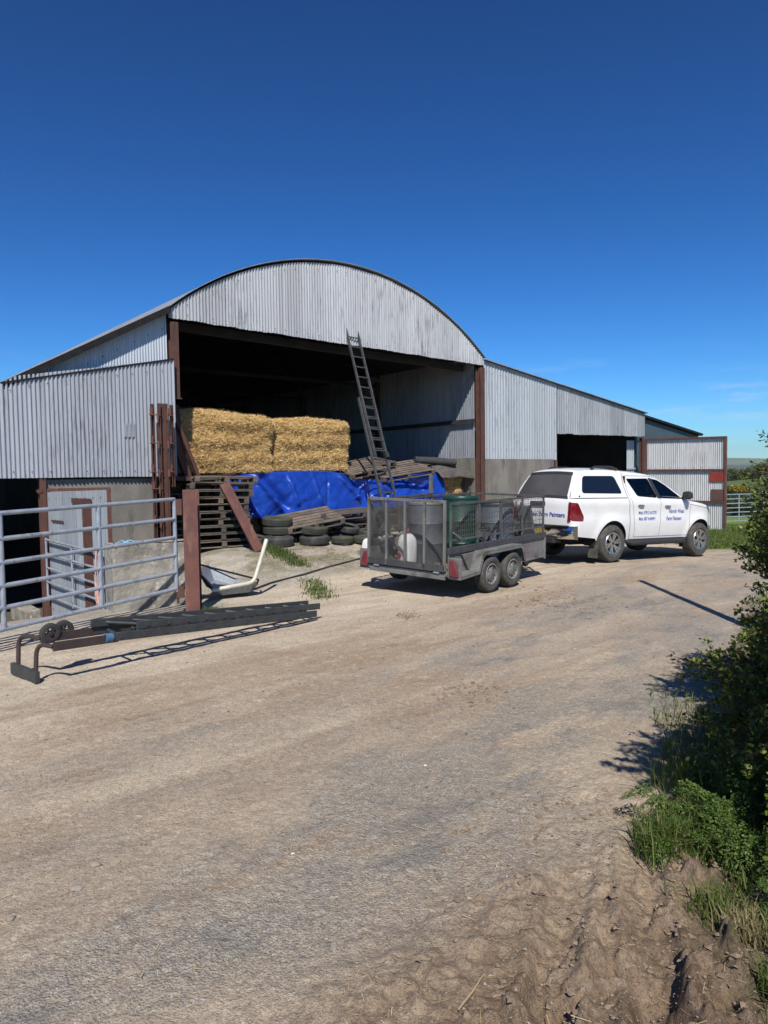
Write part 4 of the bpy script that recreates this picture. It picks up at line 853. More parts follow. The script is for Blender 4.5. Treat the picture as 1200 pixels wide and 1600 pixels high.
for k,off in enumerate((.02,.36)):
    c=pf0.lerp(pn0,off*.6+.05)-dl*(.30+.16*k)+wv*.25+Vector((0,0,.02)); Mx=Matrix.Translation(c)@(wv.normalized().to_track_quat('Y','Z').to_matrix().to_4x4())
    t=MB(); t.lathe([(.085,-.025),(.098,-.018),(.098,.018),(.085,.025),(.055,.022),(.055,-.022)],24,Mx,closed=True); o=t.build('wheel',M['rubber'],rl_,smooth=40)
    t=MB(); t.tube([Mx@Vector((0,-.03,0)),Mx@Vector((0,.03,0))],.02,8)
    for j in range(6):
        an=j*math.pi/3; t.beam(Mx@Vector((0,0,0)),Mx@Vector((.08*math.cos(an),0,.08*math.sin(an))),.012,.014)
    t.build('spokes',M['hook'],rl_)
    o.children
# ------------------------------------------------------------------ trailer
TZ=.03
tl=thing('mesh_trailer','grey twin-axle trailer with mesh sides and rear gate, loaded with drums, behind the pickup','trailer',(.35,11.33,TZ),R(49.5)); tl.rotation_euler=(.028,-.012,R(49.5))
TW,TL,TD=1.6,3.06,.415
t=MB(); t.box((TL/2,0,TD-.02),(TL,TW-.02,.04)); t.build('deck',M['board'],tl)
t=MB()
for y in(-TW/2,TW/2):
    s=1 if y>0 else -1
    t.box((TL/2,y,.515),(TL,.02,.37))
    t.box((TL/2,y+s*.016,.345),(TL,.05,.03)); t.box((TL-.02,y+s*.012,.50),(.05,.06,.40))
t.box((TL,0,.55),(.02,TW-.03,.42)); t.build('side_panel',M['galvg'],tl,bevel=.004)
for s in(-1,1):
    t=MB(); t.box((TL/2,s*(TW/2+.012),.745),(TL+.02,.06,.10)); t.build('side_rail',M['trdark'],tl,bevel=.006)
    y0,y1=s*(TW/2+.01),s*(TW/2+.225)
    t=MB(); prof=[(.03,.37),(.52,.40),(.63,.655),(.70,.69),(1.86,.70),(1.93,.66),(2.02,.40)]
    pp=prof+[(x+(.012 if i<3 else (-.012 if i>4 else 0)),z-.022) for i,(x,z) in reversed(list(enumerate(prof)))]
    t.prism(pp,min(y0,y1),max(y0,y1))
    lip=[(.03,.368),(.52,.398),(.63,.653),(.70,.688),(1.86,.698),(1.93,.658),(2.02,.398),(1.98,.36),(1.885,.60),(1.84,.635),(.73,.625),(.67,.59),(.56,.345),(.03,.315)]
    t.prism(lip,min(y1,y1-s*.012),max(y1,y1-s*.012)); t.build('mudguard',M['galvg'],tl,bevel=.005)
    # web plate between body and guard
    t=MB(); t.prism([(.50,.39),(.30,.66),(.72,.68),(.63,.65)],min(y0,y0+s*.05),max(y0,y0+s*.05)); t.build('guard_plate',M['galvg'],tl)
    t=MB(); t.box((.03,s*(TW/2+.118),.48),(.05,.215,.33)); t.build('lamp_box',M['galvg'],tl,bevel=.008)
    t=MB(); yy=lambda a:s*(TW/2+a)
    poly=[(yy(.030),.36),(yy(.205),.36),(yy(.20),.42),(yy(.115),.615),(yy(.030),.615)]
    n=len(poly); vs=[(-.002,y,z) for y,z in poly]+[(-.03,y*.999+s*.001,z) for y,z in [(yy(.040),.37),(yy(.192),.37),(yy(.188),.42),(yy(.108),.605),(yy(.040),.605)]]
    t.add(vs,[tuple(range(n,2*n))]+[(i,(i+1)%n,(i+1)%n+n,i+n) for i in range(n)]); t.build('tail_light',M['redlens_old'],tl,bevel=.004)
t=MB(); t.lathe([(.001,-.06),(.075,-.055),(.085,-.03),(.085,.03),(.075,.055),(.001,.06)],20,Matrix.Translation((.10,TW/2+.13,.72))@Matrix.Rotation(math.pi/2,4,'Z')); t.box((.10,TW/2+.13,.63),(.11,.165,.18)); t.build('white_marker',M['whiteplastic'],tl,smooth=50,bevel=.01)
t=MB(); t.box((-.01,0,.375),(.05,TW,.05)); t.box((-.03,0,.33),(.03,TW*.96,.06)); t.build('rear_beam',M['galvg'],tl,bevel=.004)
for y in (-.62,.60):
    t=MB(); t.tube([(-.05,y-.05,.405),(-.05,y+.05,.405)],.018,8); t.build('hinge',M['galvp'],tl,smooth=60)
# rear gate with expanded metal
def gatef(name,w,h,nb,loc):
    pass
t=MB(); GH=1.085; z0=TD
for a in np.linspace(-TW/2+.03,TW/2-.03,5): t.beam((-.05,a,z0+.02),(-.05,a,z0+GH),.04,.04,(1,0,0))
t.beam((-.05,-TW/2+.01,z0+GH),(-.05,TW/2-.01,z0+GH),.042,.045); t.build('gate_frame',M['galvg'],tl,bevel=.003)
t=MB(); t.box((-.055,0,z0+.06),(.03,TW-.04,.10)); t.build('gate_kickboard',M['trdark'],tl)
def expanded(mb,w,h,cw,ch,st,place):
    nx=int(w/cw); nz=int(h/ch)
    for j in range(nz):
        for i in range(nx*2):
            x0=i*cw/2; z_=j*ch; up=(i+j)%2==0
            a=(x0,z_+(0 if up else ch)); b_=(x0+cw/2,z_+(ch if up else 0)); q=st/2
            mb.add([place(a[0],a[1]-q),place(a[0],a[1]+q),place(b_[0],b_[1]+q),place(b_[0],b_[1]-q)],[(0,1,2,3)])
t=MB(); expanded(t,TW-.06,GH-.1,.050,.0225,.0082,lambda a,z:(-.062+.0,-TW/2+.03+a,z0+.08+z)); t.build('gate_mesh',M['mesh'],tl)
# side mesh panels
for s in(-1,1):
    y=s*(TW/2+.005); t=MB()
    for x in (.06,.80,1.52,2.24,TL-.05): t.beam((x,y,.80),(x,y,1.46 if x<2.9 else 1.60),.035,.03,(1,0,0))
    t.beam((.05,y,1.46),(TL-.05,y,1.46),.035,.035); t.beam((.05,y,.90),(TL-.05,y,.90),.03,.03); t.build('mesh_frame',M['mesh'] if s<0 else M['mesh'],tl,bevel=.003)
    t=MB(); k=.12
    while k<TL-.08: t.box((k,y,1.18),(.006,.006,.55)); k+=.052
    k=.955
    while k<1.45: t.box((TL/2,y+.004,k),(TL-.12,.006,.006)); k+=.078
    t.build('side_mesh',M['mesh'],tl)
t=MB(); t.beam((TL-.05,-TW/2,1.46),(TL-.05,TW/2,1.46),.035,.035)
for k in np.linspace(-TW/2+.06,TW/2-.06,26): t.box((TL-.05,k,1.12),(.004,.004,.68))
t.build('front_mesh',M['mesh'],tl)
t=MB(); t.beam((1.75,TW/2+.03,.80),(1.75,TW/2+.03,1.85),.055,.055,(1,0,0)); t.build('tall_post',M['galvg'],tl)
t=MB(); t.beam((.02,TW/2,1.46),(1.75,TW/2,1.50),.03,.03); t.build('top_rail',M['mesh'],tl)
# latch rod + pink mark on the front of the side panel
t=MB(); t.tube([(.10,-TW/2-.03,1.02),(.26,-TW/2-.06,.92)],.012,6); t.build('latch',M['galvg'],tl)
M['pink']=mk('pink_mark',(.24,.075,.19),(.20,.15,.18),30,rough=.6)
t=MB()
for k,(x,z,w,h) in enumerate(((2.35,.55,.14,.025),(2.35,.50,.20,.02),(2.38,.45,.15,.02),(2.48,.53,.02,.10),(2.58,.50,.10,.025),(2.58,.55,.02,.08),(2.66,.52,.02,.09))): t.box((x,-TW/2-.0125,z),(w,.003,h))
t.build('pink_sticker',M['pink'],tl)
# wheels
def wheel(parent,x,y,ro,wd,ri,kind):
    s=-1 if y<0 else 1; w=bpy.data.objects.new('wheel',None); col.objects.link(w); w.parent=parent; w.location=(x,y,ro); w.empty_display_size=.1
    h=wd/2; mb=MB()
    prof=[(ri,-h*.7),(ri+.01,-h*.85),(ri+.03,-h*.98),(ro-.05,-h),(ro-.018,-h*.92),(ro-.004,-h*.75),(ro,-h*.5),(ro,-h*.34),(ro-.007,-h*.32),(ro-.007,-h*.26),(ro+.001,-h*.24),(ro+.002,-h*.04),(ro-.007,-h*.03),(ro-.007,h*.03),(ro+.002,h*.04),(ro+.001,h*.24),(ro-.007,h*.26),(ro-.007,h*.32),(ro,h*.34),(ro,h*.5),(ro-.004,h*.75),(ro-.018,h*.92),(ro-.05,h),(ri+.03,h*.98),(ri+.01,h*.85),(ri,h*.7)]
    mb.lathe(prof,48,closed=True); mb.build('tyre',M['tyre_dust'],w,smooth=35)
    f=s*h
    if kind=='steel':
        mb=MB(); mb.lathe([(ri+.004,f*.80),(ri-.004,f*.9),(ri-.018,f*.88),(ri-.022,f*.55),(ri-.05,f*.42),(ri-.075,f*.62),(ri*.45,f*.70),(ri*.38,f*.80),(.001,f*.82)],32)
        mb.lathe([(ri,-f*.7),(ri-.02,-f*.6),(ri-.022,f*.5)],32)
        for k in range(5):
            a=k*1.2566; mb.tube([(ri*.58*math.cos(a),f*.60,ri*.58*math.sin(a)),(ri*.58*math.cos(a),f*.80,ri*.58*math.sin(a))],.012,6)
        mb.build('rim',M['steelrim'],w,smooth=35)
        mb=MB()
        for k in range(8):
            a=k*.7854; mb.tube([((ri-.052)*math.cos(a),f*.50,(ri-.052)*math.sin(a)),((ri-.052)*math.cos(a),f*.62,(ri-.052)*math.sin(a))],.012,6)
        mb.build('rim_hole',M['shell'],w)
    else:
        mb=MB(); mb.lathe([(ri-.02,-f*.6),(ri-.02,f*.15),(ri*.45,f*.12),(.001,f*.12)],40); mb.build('brake_well',M['alloydk'],w,smooth=40)
        mb=MB(); mb.lathe([(ri+.006,f*.82),(ri-.004,f*.93),(ri-.02,f*.90),(ri-.026,f*.5),(ri-.02,f*.3)],48)
        for k in range(6):
            a0=k*math.pi/3+.26
            for da in(-.17,.17):
                a=a0+da; ca,sa=math.cos(a),math.sin(a); c2,s2=math.cos(a0+da*.55),math.sin(a0+da*.55)
                mb.beam((.055*c2,f*.70,.055*s2),((ri-.015)*ca,f*.80,(ri-.015)*sa),.038,.035,(0,s,0))
        mb.lathe([(.075,f*.55),(.072,f*.78),(.05,f*.86),(.001,f*.87)],24); mb.build('rim',M['alloy'],w,smooth=35)
        mb=MB(); mb.lathe([(.032,f*.86),(.03,f*.90),(.001,f*.905)],20); mb.build('hub_cap',M['alloydk'],w,smooth=40)
    return w
M['tyre_dust']=mk('dusty_tyre',(.040,.039,.037),(.075,.07,.062),7,c3=(.16,.145,.12),s3=5,t3=(.55,.85),rough=.88,bmp=.2)
for x in (.96,1.63):
    for s in (-1,1): wheel(tl,x,s*(TW/2+.115),.292,.175,.175,'steel')
    t=MB(); t.tube([(x,-TW/2,.29),(x,TW/2,.29)],.035,8); t.build('axle',M['trdark'],tl)
# ------------------------------------------------------------------ pickup pose
TS=1.02; TKP=Vector((4.32,15.77,.02)); TPHI=R(56.2)
fwd=Vector((math.sin(TPHI),math.cos(TPHI),0))
trw=Matrix.LocRotScale(tl.location,tl.rotation_euler.to_quaternion(),None)
ball=TKP-fwd*1.30*TS+Vector((0,0,.44)); bl_=trw.inverted()@ball
t=MB(); t.beam((TL,-.5,.40),(TL+.75,0,.42),.06,.09); t.beam((TL,.5,.40),(TL+.75,0,.42),.06,.09); t.beam((TL+.6,0,.44),tuple(bl_),.07,.08); t.box((bl_.x-.05,bl_.y,bl_.z+.02),(.2,.10,.10),Matrix.Rotation(math.atan2(bl_.y,bl_.x-TL-.6),3,'Z')); t.build('drawbar',M['galvg'],tl,bevel=.005)
t=MB(); t.tube([(TL+.55,-.12,.85),(TL+.55,-.12,.22)],.03,10); t.lathe([(.10,-.03),(.11,0),(.10,.03),(.03,.03),(.03,-.03)],20,Matrix.Translation((TL+.55,-.12,.12)),closed=True); t.tube([(TL+.55,-.12,.86),(TL+.55,-.26,.86),(TL+.55,-.26,.96)],.012,6); t.build('jockey_wheel',M['trdark'],tl,smooth=50)
t=MB(); t.tube([(TL-.03,-.62,.50),(TL+.09,-.66,.50),(TL+.16,-.66,.46)],.03,8); t.lathe([(.001,-.04),(.04,-.03),(.05,0),(.04,.03),(.001,.04)],12,Matrix.Translation((TL+.17,-.66,.46))); t.build('rope_hook',M['galvp'],tl,smooth=50)
# ---- load (things of their own, placed in trailer coordinates)
def tloc(x,y,z): return trw@Vector((x,y,z))
def drum(name,label,x,y,r,h,mat,lid=None,ribs=(.33,.66),cat='drum'):
    o=thing(name,label,cat,tloc(x,y,TD),random.uniform(0,3)); 
    prof=[(r*.94,0),(r,.02)]
    for q in ribs: prof+=[(r,h*q-.02),(r+.012,h*q),(r,h*q+.02)]
    prof+=[(r,h-.05),(r*.97,h-.015),(r*.97,h)]
    Mx=Matrix.Rotation(math.pi/2,4,'X')
    t=MB(); t.lathe([(.001,0)]+prof,36,Mx); t.build('barrel',M[mat],o,smooth=40)
    t=MB(); t.lathe([(r*1.02,h-.03),(r*1.03,h-.02),(r*1.03,h+.012),(r*1.0,h+.025),(r*.9,h+.02),(.001,h+.03)],36,Mx); t.build('lid',M[lid or mat],o,smooth=40); return o
drum('drum','ribbed grey plastic drum behind the white can at the trailer gate',.66,.10,.285,1.0,'drum_grey','galvg')
dg_=drum('drum','dark green plastic drum with a domed lid near the trailer rear corner',.86,-.46,.29,1.10,'drum_green')
drum('drum','ribbed blue-grey drum hung with hoses in the middle of the trailer',2.05,-.42,.285,.93,'drum_blue','plasticblk')
t=MB(); 
for k in range(5): t.box((.285,-.06+k*.028,.52),(.004,.02,.014+.01*(k%2)))
# white can with red diamond
cn=thing('plastic_can','white rounded plastic can with a grey swoosh and red diamond mark behind the trailer gate','can',tloc(.26,.20,TD),R(49.5))
t=MB()
cprof=[(0,.10),(.02,.135),(.06,.145),(.36,.145),(.44,.13),(.49,.09),(.51,.05)]
vs=[];nn=28
for z,r in cprof:
    for k in range(nn):
        a=2*math.pi*k/nn; e=3.4; c_,s__=math.cos(a),math.sin(a); q=(abs(c_)**e+abs(s__)**e)**(-1/e); vs.append((q*c_*r*.85,q*s__*r*1.02,z))
fs=[(i*nn+k,i*nn+(k+1)%nn,(i+1)*nn+(k+1)%nn,(i+1)*nn+k) for i in range(len(cprof)-1) for k in range(nn)]+[tuple(range(nn))[::-1],tuple((len(cprof)-1)*nn+k for k in range(nn))]
t.add(vs,fs); t.build('bottle',M['whiteplastic'],cn,smooth=45)
t=MB(); t.tube([(0,0,.50),(0,0,.56)],.035,12); t.build('cap',M['redplastic'],cn,smooth=50)
t=MB()
for k in range(8):
    a0=.15+k*.165; a1=a0+.165
    f=lambda a,r:(-.1255,.145-r*math.sin(a)*.95,.03+r*math.cos(a)*1.1)
    t.add([f(a0,.20),f(a0,.27),f(a1,.27),f(a1,.20)],[(0,1,2,3)])
t.build('swoosh',M['label_grey'],cn)
t=MB(); t.add([(-.1275,.06,.085),(-.1275,.005,.15),(-.1275,.06,.215),(-.1275,.115,.15)],[(0,1,2,3)]); t.build('red_diamond',M['redplastic'],cn)
cn.rotation_euler=(.028,-.012,R(49.5)-.12)
# engine unit (pump on a frame)
en=thing('engine_pump','dirty small engine pump with a pale tank and silver fittings between the trailer drums','pump',tloc(1.30,-.36,TD),R(49.5))
t=MB()
for y in(-.2,.2): t.tube(bend([Vector((-.3,y,.02)),Vector((-.3,y,.55)),Vector((.3,y,.55)),Vector((.3,y,.02))],.06),.016,8)
for x in(-.3,.3): t.tube([(x,-.2,.03),(x,.2,.03)],.016,8); t.tube([(x,-.2,.5),(x,.2,.5)],.016,8)
t.build('frame',M['trdark'],en,smooth=50)
t=MB(); t.box((0,0,.22),(.34,.26,.26)); t.box((.12,-.10,.38),(.14,.16,.18)); t.tube([(-.05,-.24,.22),(-.05,-.14,.22)],.11,16)
for k in range(7): t.box((.0,.0,.12+k*.035),(.37,.29,.010))
t.tube([(-.2,-.1,.30),(-.28,-.2,.36),(-.24,-.22,.48)],.022,8); t.tube([(.1,-.2,.2),(.22,-.25,.30),(.28,-.22,.22)],.02,8); t.build('engine_block',M['engine'],en,bevel=.006)
t=MB(); t.box((.02,.0,.50),(.26,.24,.14)); t.build('fuel_tank',M['board'],en,bevel=.04,seg=3)
t=MB(); t.tube([(-.22,-.23,.50),(-.10,-.25,.46),(.0,-.24,.49)],.024,8); t.lathe([(.001,-.03),(.05,-.03),(.05,.03),(.001,.03)],14,Matrix.Translation((-.2,-.24,.45))); t.tube([(-.12,-.24,.40),(.10,-.26,.30)],.014,8); t.build('fittings',M['alloy'],en,smooth=50)
# red can, white basket, hoses, seat-back board
rc=thing('fuel_can','small red plastic can hanging over the edge of the blue-grey drum in the trailer','can',tloc(2.36,-.50,1.16),R(49.5))
t=MB(); t.box((0,0,0),(.20,.12,.22)); t.build('body',M['redplastic'],rc,bevel=.025,seg=3)
t=MB(); t.tube(bend([Vector((-.07,0,.10)),Vector((-.05,0,.17)),Vector((.06,0,.17)),Vector((.07,0,.10))],.03),.012,8); t.tube([(.08,0,.1),(.12,0,.18)],.02,8); t.build('handle',M['redplastic'],rc,smooth=50)
t=MB(); t.lathe([(.10,0),(.135,.02),(.15,.24),(.15,.26),(.14,.26),(.13,.03),(.001,.02)],20,Matrix.Rotation(math.pi/2,4,'X')); o=t.build('bucket',M['whiteplastic'],None,smooth=40); o.location=tloc(1.62,-.62,TD+.02); tag(o,'small dusty white bucket on the trailer floor beside the blue-grey drum','bucket')
t=MB()
for k in range(3):
    pts=[]
    for j in range(40):
        a=j*.5; pts.append(tuple(tloc(2.30+.05*k+.13*math.cos(a*.5+k),-.66+.03*math.sin(a),.62+.75*(j/40)+.05*math.sin(a*1.7+k)))) 
    t.tube(pts,.013,6)
o=t.build('hose_bundle',M['hose'],None,smooth=60); tag(o,'bundle of dark hoses draped over the blue-grey drum in the trailer','hose')
t=MB(); t.box((0,0,0),(.05,1.15,.62),Matrix.Rotation(-.25,3,'Y')); o=t.build('board',M['label_grey'],None,bevel=.01); o.location=tloc(2.78,-.15,.98); o.rotation_euler=(0,0,R(49.5)); tag(o,'dark grey board leaning across the front of the trailer','board')
t=MB(); t.box((0,0,.2),(.08,.62,.40),Matrix.Rotation(.12,3,'Y')); t.box((.12,.02,.05),(.2,.5,.10)); o=t.build('crate_board',M['board'],None,bevel=.006); o.location=tloc(.62,.50,TD+.02); o.rotation_euler=(0,0,R(49.5)-.2); tag(o,'dusty brown board standing in the left rear of the trailer','board')
t=MB(); t.tube([tloc(.18,.70,.78),tloc(.9,.35,1.0)],.028,8); t.tube([tloc(.16,.71,.775),tloc(.22,.68,.795)],.038,8); o=t.build('pole',M['board'],None,smooth=50); tag(o,'pale-ended pole lying across the junk in the left rear of the trailer','pole')
t=MB(); rr=random.Random(3)
for k in range(46):
    x=rr.uniform(.5,2.9); y=rr.uniform(.15,.70); a=rr.uniform(0,3.1); l=rr.uniform(.15,.5); z=TD+.05+rr.random()*.45
    p=tloc(x,y,z); t.beam(p,p+Vector((math.cos(a)*l,math.sin(a)*l,rr.uniform(-.2,.3)*l)),rr.uniform(.02,.09),rr.uniform(.02,.12))
o=t.build('scrap_pile',M['engine'],None,bevel=.004); tag(o,'jumbled dark scrap and tools heaped along the far side of the trailer','scrap',kind='stuff')
t=MB()
for k in range(14):
    x=rr.uniform(2.2,2.95); y=rr.uniform(-.74,-.3); z=TD+.03+rr.random()*.12; p=tloc(x,y,z); a=rr.uniform(0,3.1); l=rr.uniform(.08,.3); t.beam(p,p+Vector((math.cos(a)*l,math.sin(a)*l,.03)),.04,.05)
o=t.build('loose_tools',M['engine'],None); tag(o,'loose tools and fittings scattered on the trailer floor at its front','tools',kind='stuff')
t=MB(); V=[]
o=soup('floor_straw',np.concatenate([(np.array([tloc(rr.uniform(.05,1.2),rr.uniform(-.75,.3),TD+.012+rr.random()*.03)])+np.array([[0,0,0],[.006,0,0],[.03,.04,0.005],[.024,.04,.005]])*rr.uniform(.6,1.8)) for k in range(700)]),4,M['strawbits']); tag(o,'straw litter on the trailer floor inside the rear gate','straw',kind='stuff')
# ------------------------------------------------------------------ pickup
pk=thing('pickup_truck','white double-cab pickup with a white canopy and blue painters lettering','pickup',TKP,math.pi/2-TPHI); pk.scale=(TS,)*3; pk.rotation_euler=(0,R(1.9),math.pi/2-TPHI)
OUT=[(-1.17,.56),(-1.205,.70),(-1.225,.95),(-1.22,1.20),(-1.19,1.30),(-1.08,1.50),(-.94,1.73),(-.86,1.835),(-.78,1.872),(-.60,1.90),(-.30,1.918),(0,1.925),(.30,1.922),(.50,1.912),(.8,1.90),(1.1,1.885),(1.4,1.86),(1.62,1.825),(1.80,1.775),(2.1,1.625),(2.45,1.42),(2.66,1.30),(2.74,1.275),(3.0,1.25),(3.25,1.215),(3.5,1.165),(3.68,1.10),(3.79,1.0),(3.83,.88),(3.83,.62),(3.80,.48)]
def arc(cx,r,a0,a1,n=22): return [(cx+r*math.cos(a0+(a1-a0)*k/n),.385+r*math.sin(a0+(a1-a0)*k/n)) for k in range(n+1)]
a_f=math.asin((.44-.385)/.475)
BOT=[(3.70,.44)]+arc(3.085,.475,a_f,math.pi-a_f)[1:]+[(2.58,.455),(.50,.455)]+arc(0,.475,a_f,math.pi-a_f)+[(-.52,.50)]
FULL=OUT+BOT
outline=np.array(OUT)
def seg_d(px,pz,poly):
    best=9
    for i in range(len(poly)-1):
        ax,az=poly[i]; bx,bz=poly[i+1]; dx,dz=bx-ax,bz-az; t=max(0,min(1,((px-ax)*dx+(pz-az)*dz)/(dx*dx+dz*dz))); d=math.hypot(px-ax-dx*t,pz-az-dz*t); best=min(best,d)
    return best
def side_y(x,z):
    y=.905
    if z>1.25: y-=(z-1.25)*.34+.02*min(1,(z-1.25)/.1)
    if z<.85: y-=.30*(.85-z)**1.6
    y-=.010*math.exp(-((z-1.02)/.13)**2)
    if x>3.1: y-=.24*max(0,(x-3.1)/.73)**2.6
    if x<-.95: y-=.05*((-.95-x)/.27)**2
    for cx in(0,3.085):
        r=math.hypot(x-cx,z-.385)
        if r<.75: y+=.028*math.exp(-((r-.50)/.075)**2)
    d=seg_d(x,z,OUT); r=.075 if z>1.3 else .06
    if d<r: y-=r-math.sqrt(max(r*r-(r-d)**2,0))
    return y
def pip(x,z,poly):
    c=False; n=len(poly); j=n-1
    for i in range(n):
        xi,zi=poly[i]; xj,zj=poly[j]
        if (zi>z)!=(zj>z) and x<(xj-xi)*(z-zi)/(zj-zi)+xi: c=not c
        j=i
    return c
def densify(poly,h=.05,closed=True):
    out=[];n=len(poly)
    for i in range(n if closed else n-1):
        a=poly[i]; b_=poly[(i+1)%n]; m=max(1,int(math.hypot(b_[0]-a[0],b_[1]-a[1])/h))
        out+=[(a[0]+(b_[0]-a[0])*k/m,a[1]+(b_[1]-a[1])*k/m) for k in range(m)]
    if not closed: out.append(poly[-1])
    return out
def rnd(poly,r=.05,n=4):
    out=[];m=len(poly)
    for i in range(m):
        p=Vector(poly[i]); a=Vector(poly[i-1]); c_=Vector(poly[(i+1)%m]); u1=(a-p); u2=(c_-p); rr=min(r,u1.length*.4,u2.length*.4); u1.normalize(); u2.normalize()
        for k in range(n+1):
            t=k/n; q=(p+u1*rr)*(1-t)**2+p*2*t*(1-t)+(p+u2*rr)*t*t; out.append((q.x,q.y))
    return out
def panel2d(outer,holes=(),h=.055):
    loops=[densify(outer,h)]+[densify(q,h) for q in holes]; pts=[];edges=[]
    for lp in loops:
        o=len(pts); pts+=lp; edges+=[(o+i,o+(i+1)%len(lp)) for i in range(len(lp))]
    xs_=[p[0] for p in outer]; zs_=[p[1] for p in outer]
    x=min(xs_)
    inner=[]
    while x<max(xs_):
        z=min(zs_)
        while z<max(zs_):
            if pip(x,z,outer) and not any(pip(x,z,q) for q in holes):
                if all(seg_d(x,z,lp+[lp[0]])>h*.45 for lp in loops): inner.append((x,z))
            z+=h
        x+=h
    # rounding band
    for (px,pz) in densify(OUT,h,False):
        for dd in (.012,.03,.052):
            for (qx,qz) in ((px,pz-dd),(px+dd,pz),(px-dd,pz)):
                if pip(qx,qz,outer) and abs(seg_d(qx,qz,OUT)-dd)<.006 and not any(pip(qx,qz,q) for q in holes):
                    if all(seg_d(qx,qz,lp+[lp[0]])>.008 for lp in loops): inner.append((qx,qz))
    V=[Vector(p) for p in pts+inner]
    r=delaunay_2d_cdt(V,edges,[],0,1e-5)
    vo,fo=r[0],r[2]; F=[]
    for f in fo:
        cx=sum(vo[i].x for i in f)/len(f); cz=sum(vo[i].y for i in f)/len(f)
        if pip(cx,cz,outer) and not any(pip(cx,cz,q) for q in holes): F.append(tuple(f))
    return [(v.x,v.y) for v in vo],F
def side_panel(mb,outer,holes=(),off=0,h=.055,sides=(-1,1)):
    v,f=panel2d(outer,holes,h)
    for s in sides: mb.add([(x,s*(side_y(x,z)+off),z) for x,z in v],f if s<0 else [g[::-1] for g in f])
RD=[(.74,.50),(.66,1.10),(.545,1.50),(.555,1.76),(.62,1.81),(1.40,1.815),(1.60,1.30),(1.59,.50)]
FD=[(1.59,.50),(1.60,1.30),(1.40,1.815),(1.66,1.775),(1.95,1.655),(2.60,1.31),(2.71,1.15),(2.63,.50)]
RW=rnd([(.60,1.745),(1.355,1.765),(1.53,1.335),(.85,1.37)],.06)
FW=rnd([(1.665,1.33),(1.475,1.765),(1.68,1.735),(1.93,1.625),(2.47,1.315)],.04)
CW=rnd([(-.90,1.42),(-.765,1.775),(.225,1.795),(.375,1.42)],.09,6)
CAN=[(-1.185,1.318),(-1.08,1.50),(-.94,1.73),(-.86,1.835),(-.78,1.872),(-.60,1.90),(-.30,1.918),(0,1.925),(.30,1.922),(.485,1.913),(.44,1.60),(.49,1.335)]
t=MB(); side_panel(t,FULL,[RD,FD,CAN]); 
def strip(mb,pts,crown,tm=1.0,off=0,nt_=16,ymul=1.0):
    P=[Vector(p) for p in pts]; vs=[]
    for i,p in enumerate(P):
        d=(P[min(i+1,len(P)-1)]-P[max(i-1,0)]); nrm_=Vector((-d.y,d.x)); nrm_.normalize(); Y_=side_y(p.x,p.y)
        for k in range(nt_+1):
            a=-1+2*k/nt_; a*=tm; c_=crown(p.x,p.y)*(1-a*a)**.8+off; vs.append((p.x+nrm_.x*c_,a*Y_*ymul,p.y+nrm_.y*c_))
    n=nt_+1
    mb.add(vs,[(i*n+k,(i+1)*n+k,(i+1)*n+k+1,i*n+k+1) for i in range(len(P)-1) for k in range(nt_)])
def crown(x,z):
    if x>3.3: return .04+.20*sst(x,3.3,3.83)
    if x<-.7: return .05
    return .045
crownf=lambda x,z: float(crown(x,z))
dense=densify(OUT,.05,False)
i0=next(i for i,p in enumerate(dense) if p[0]>=.49 and p[1]>1.5)
iw0=next(i for i,p in enumerate(dense) if p[0]>=1.66 and p[1]>1.5); iw1=next(i for i,p in enumerate(dense) if p[0]>=2.66 and p[1]>1.2)
ic0=next(i for i,p in enumerate(dense) if p[1]>=1.318)
strip(t,dense[:ic0+1],crownf); strip(t,dense[i0:iw0+1],crownf); strip(t,dense[iw1-1:],crownf)
body=t.build('body',M['white'],pk,smooth=32)
t=MB(); side_panel(t,CAN,[CW]); strip(t,dense[ic0:i0+1],crownf); cano=t.build('canopy',M['white'],pk,smooth=32)
for nm,D_,W_ in (('rear',RD,RW),('front',FD,FW)):
    for s in(-1,1):
        t=MB(); side_panel(t,D_,[W_],0,.055,(s,)); dr=t.build('door',M['white'],pk,smooth=32)
        t=MB(); side_panel(t,W_,[],-.014,.12,(s,)); t.build('window',M['glass' if nm=='rear' else 'clearglass'],dr,smooth=32)
        hx,hz=(.90,1.17) if nm=='rear' else (1.84,1.155)
        t=MB(); y=s*(side_y(hx,hz)+.018); t.tube([(hx-.10,y-s*.012,hz),(hx-.06,y+s*.012,hz+.004),(hx+.06,y+s*.012,hz),(hx+.10,y-s*.012,hz-.004)],[.016,.02,.02,.016],8); t.build('handle',M['chrome'],dr,smooth=60)
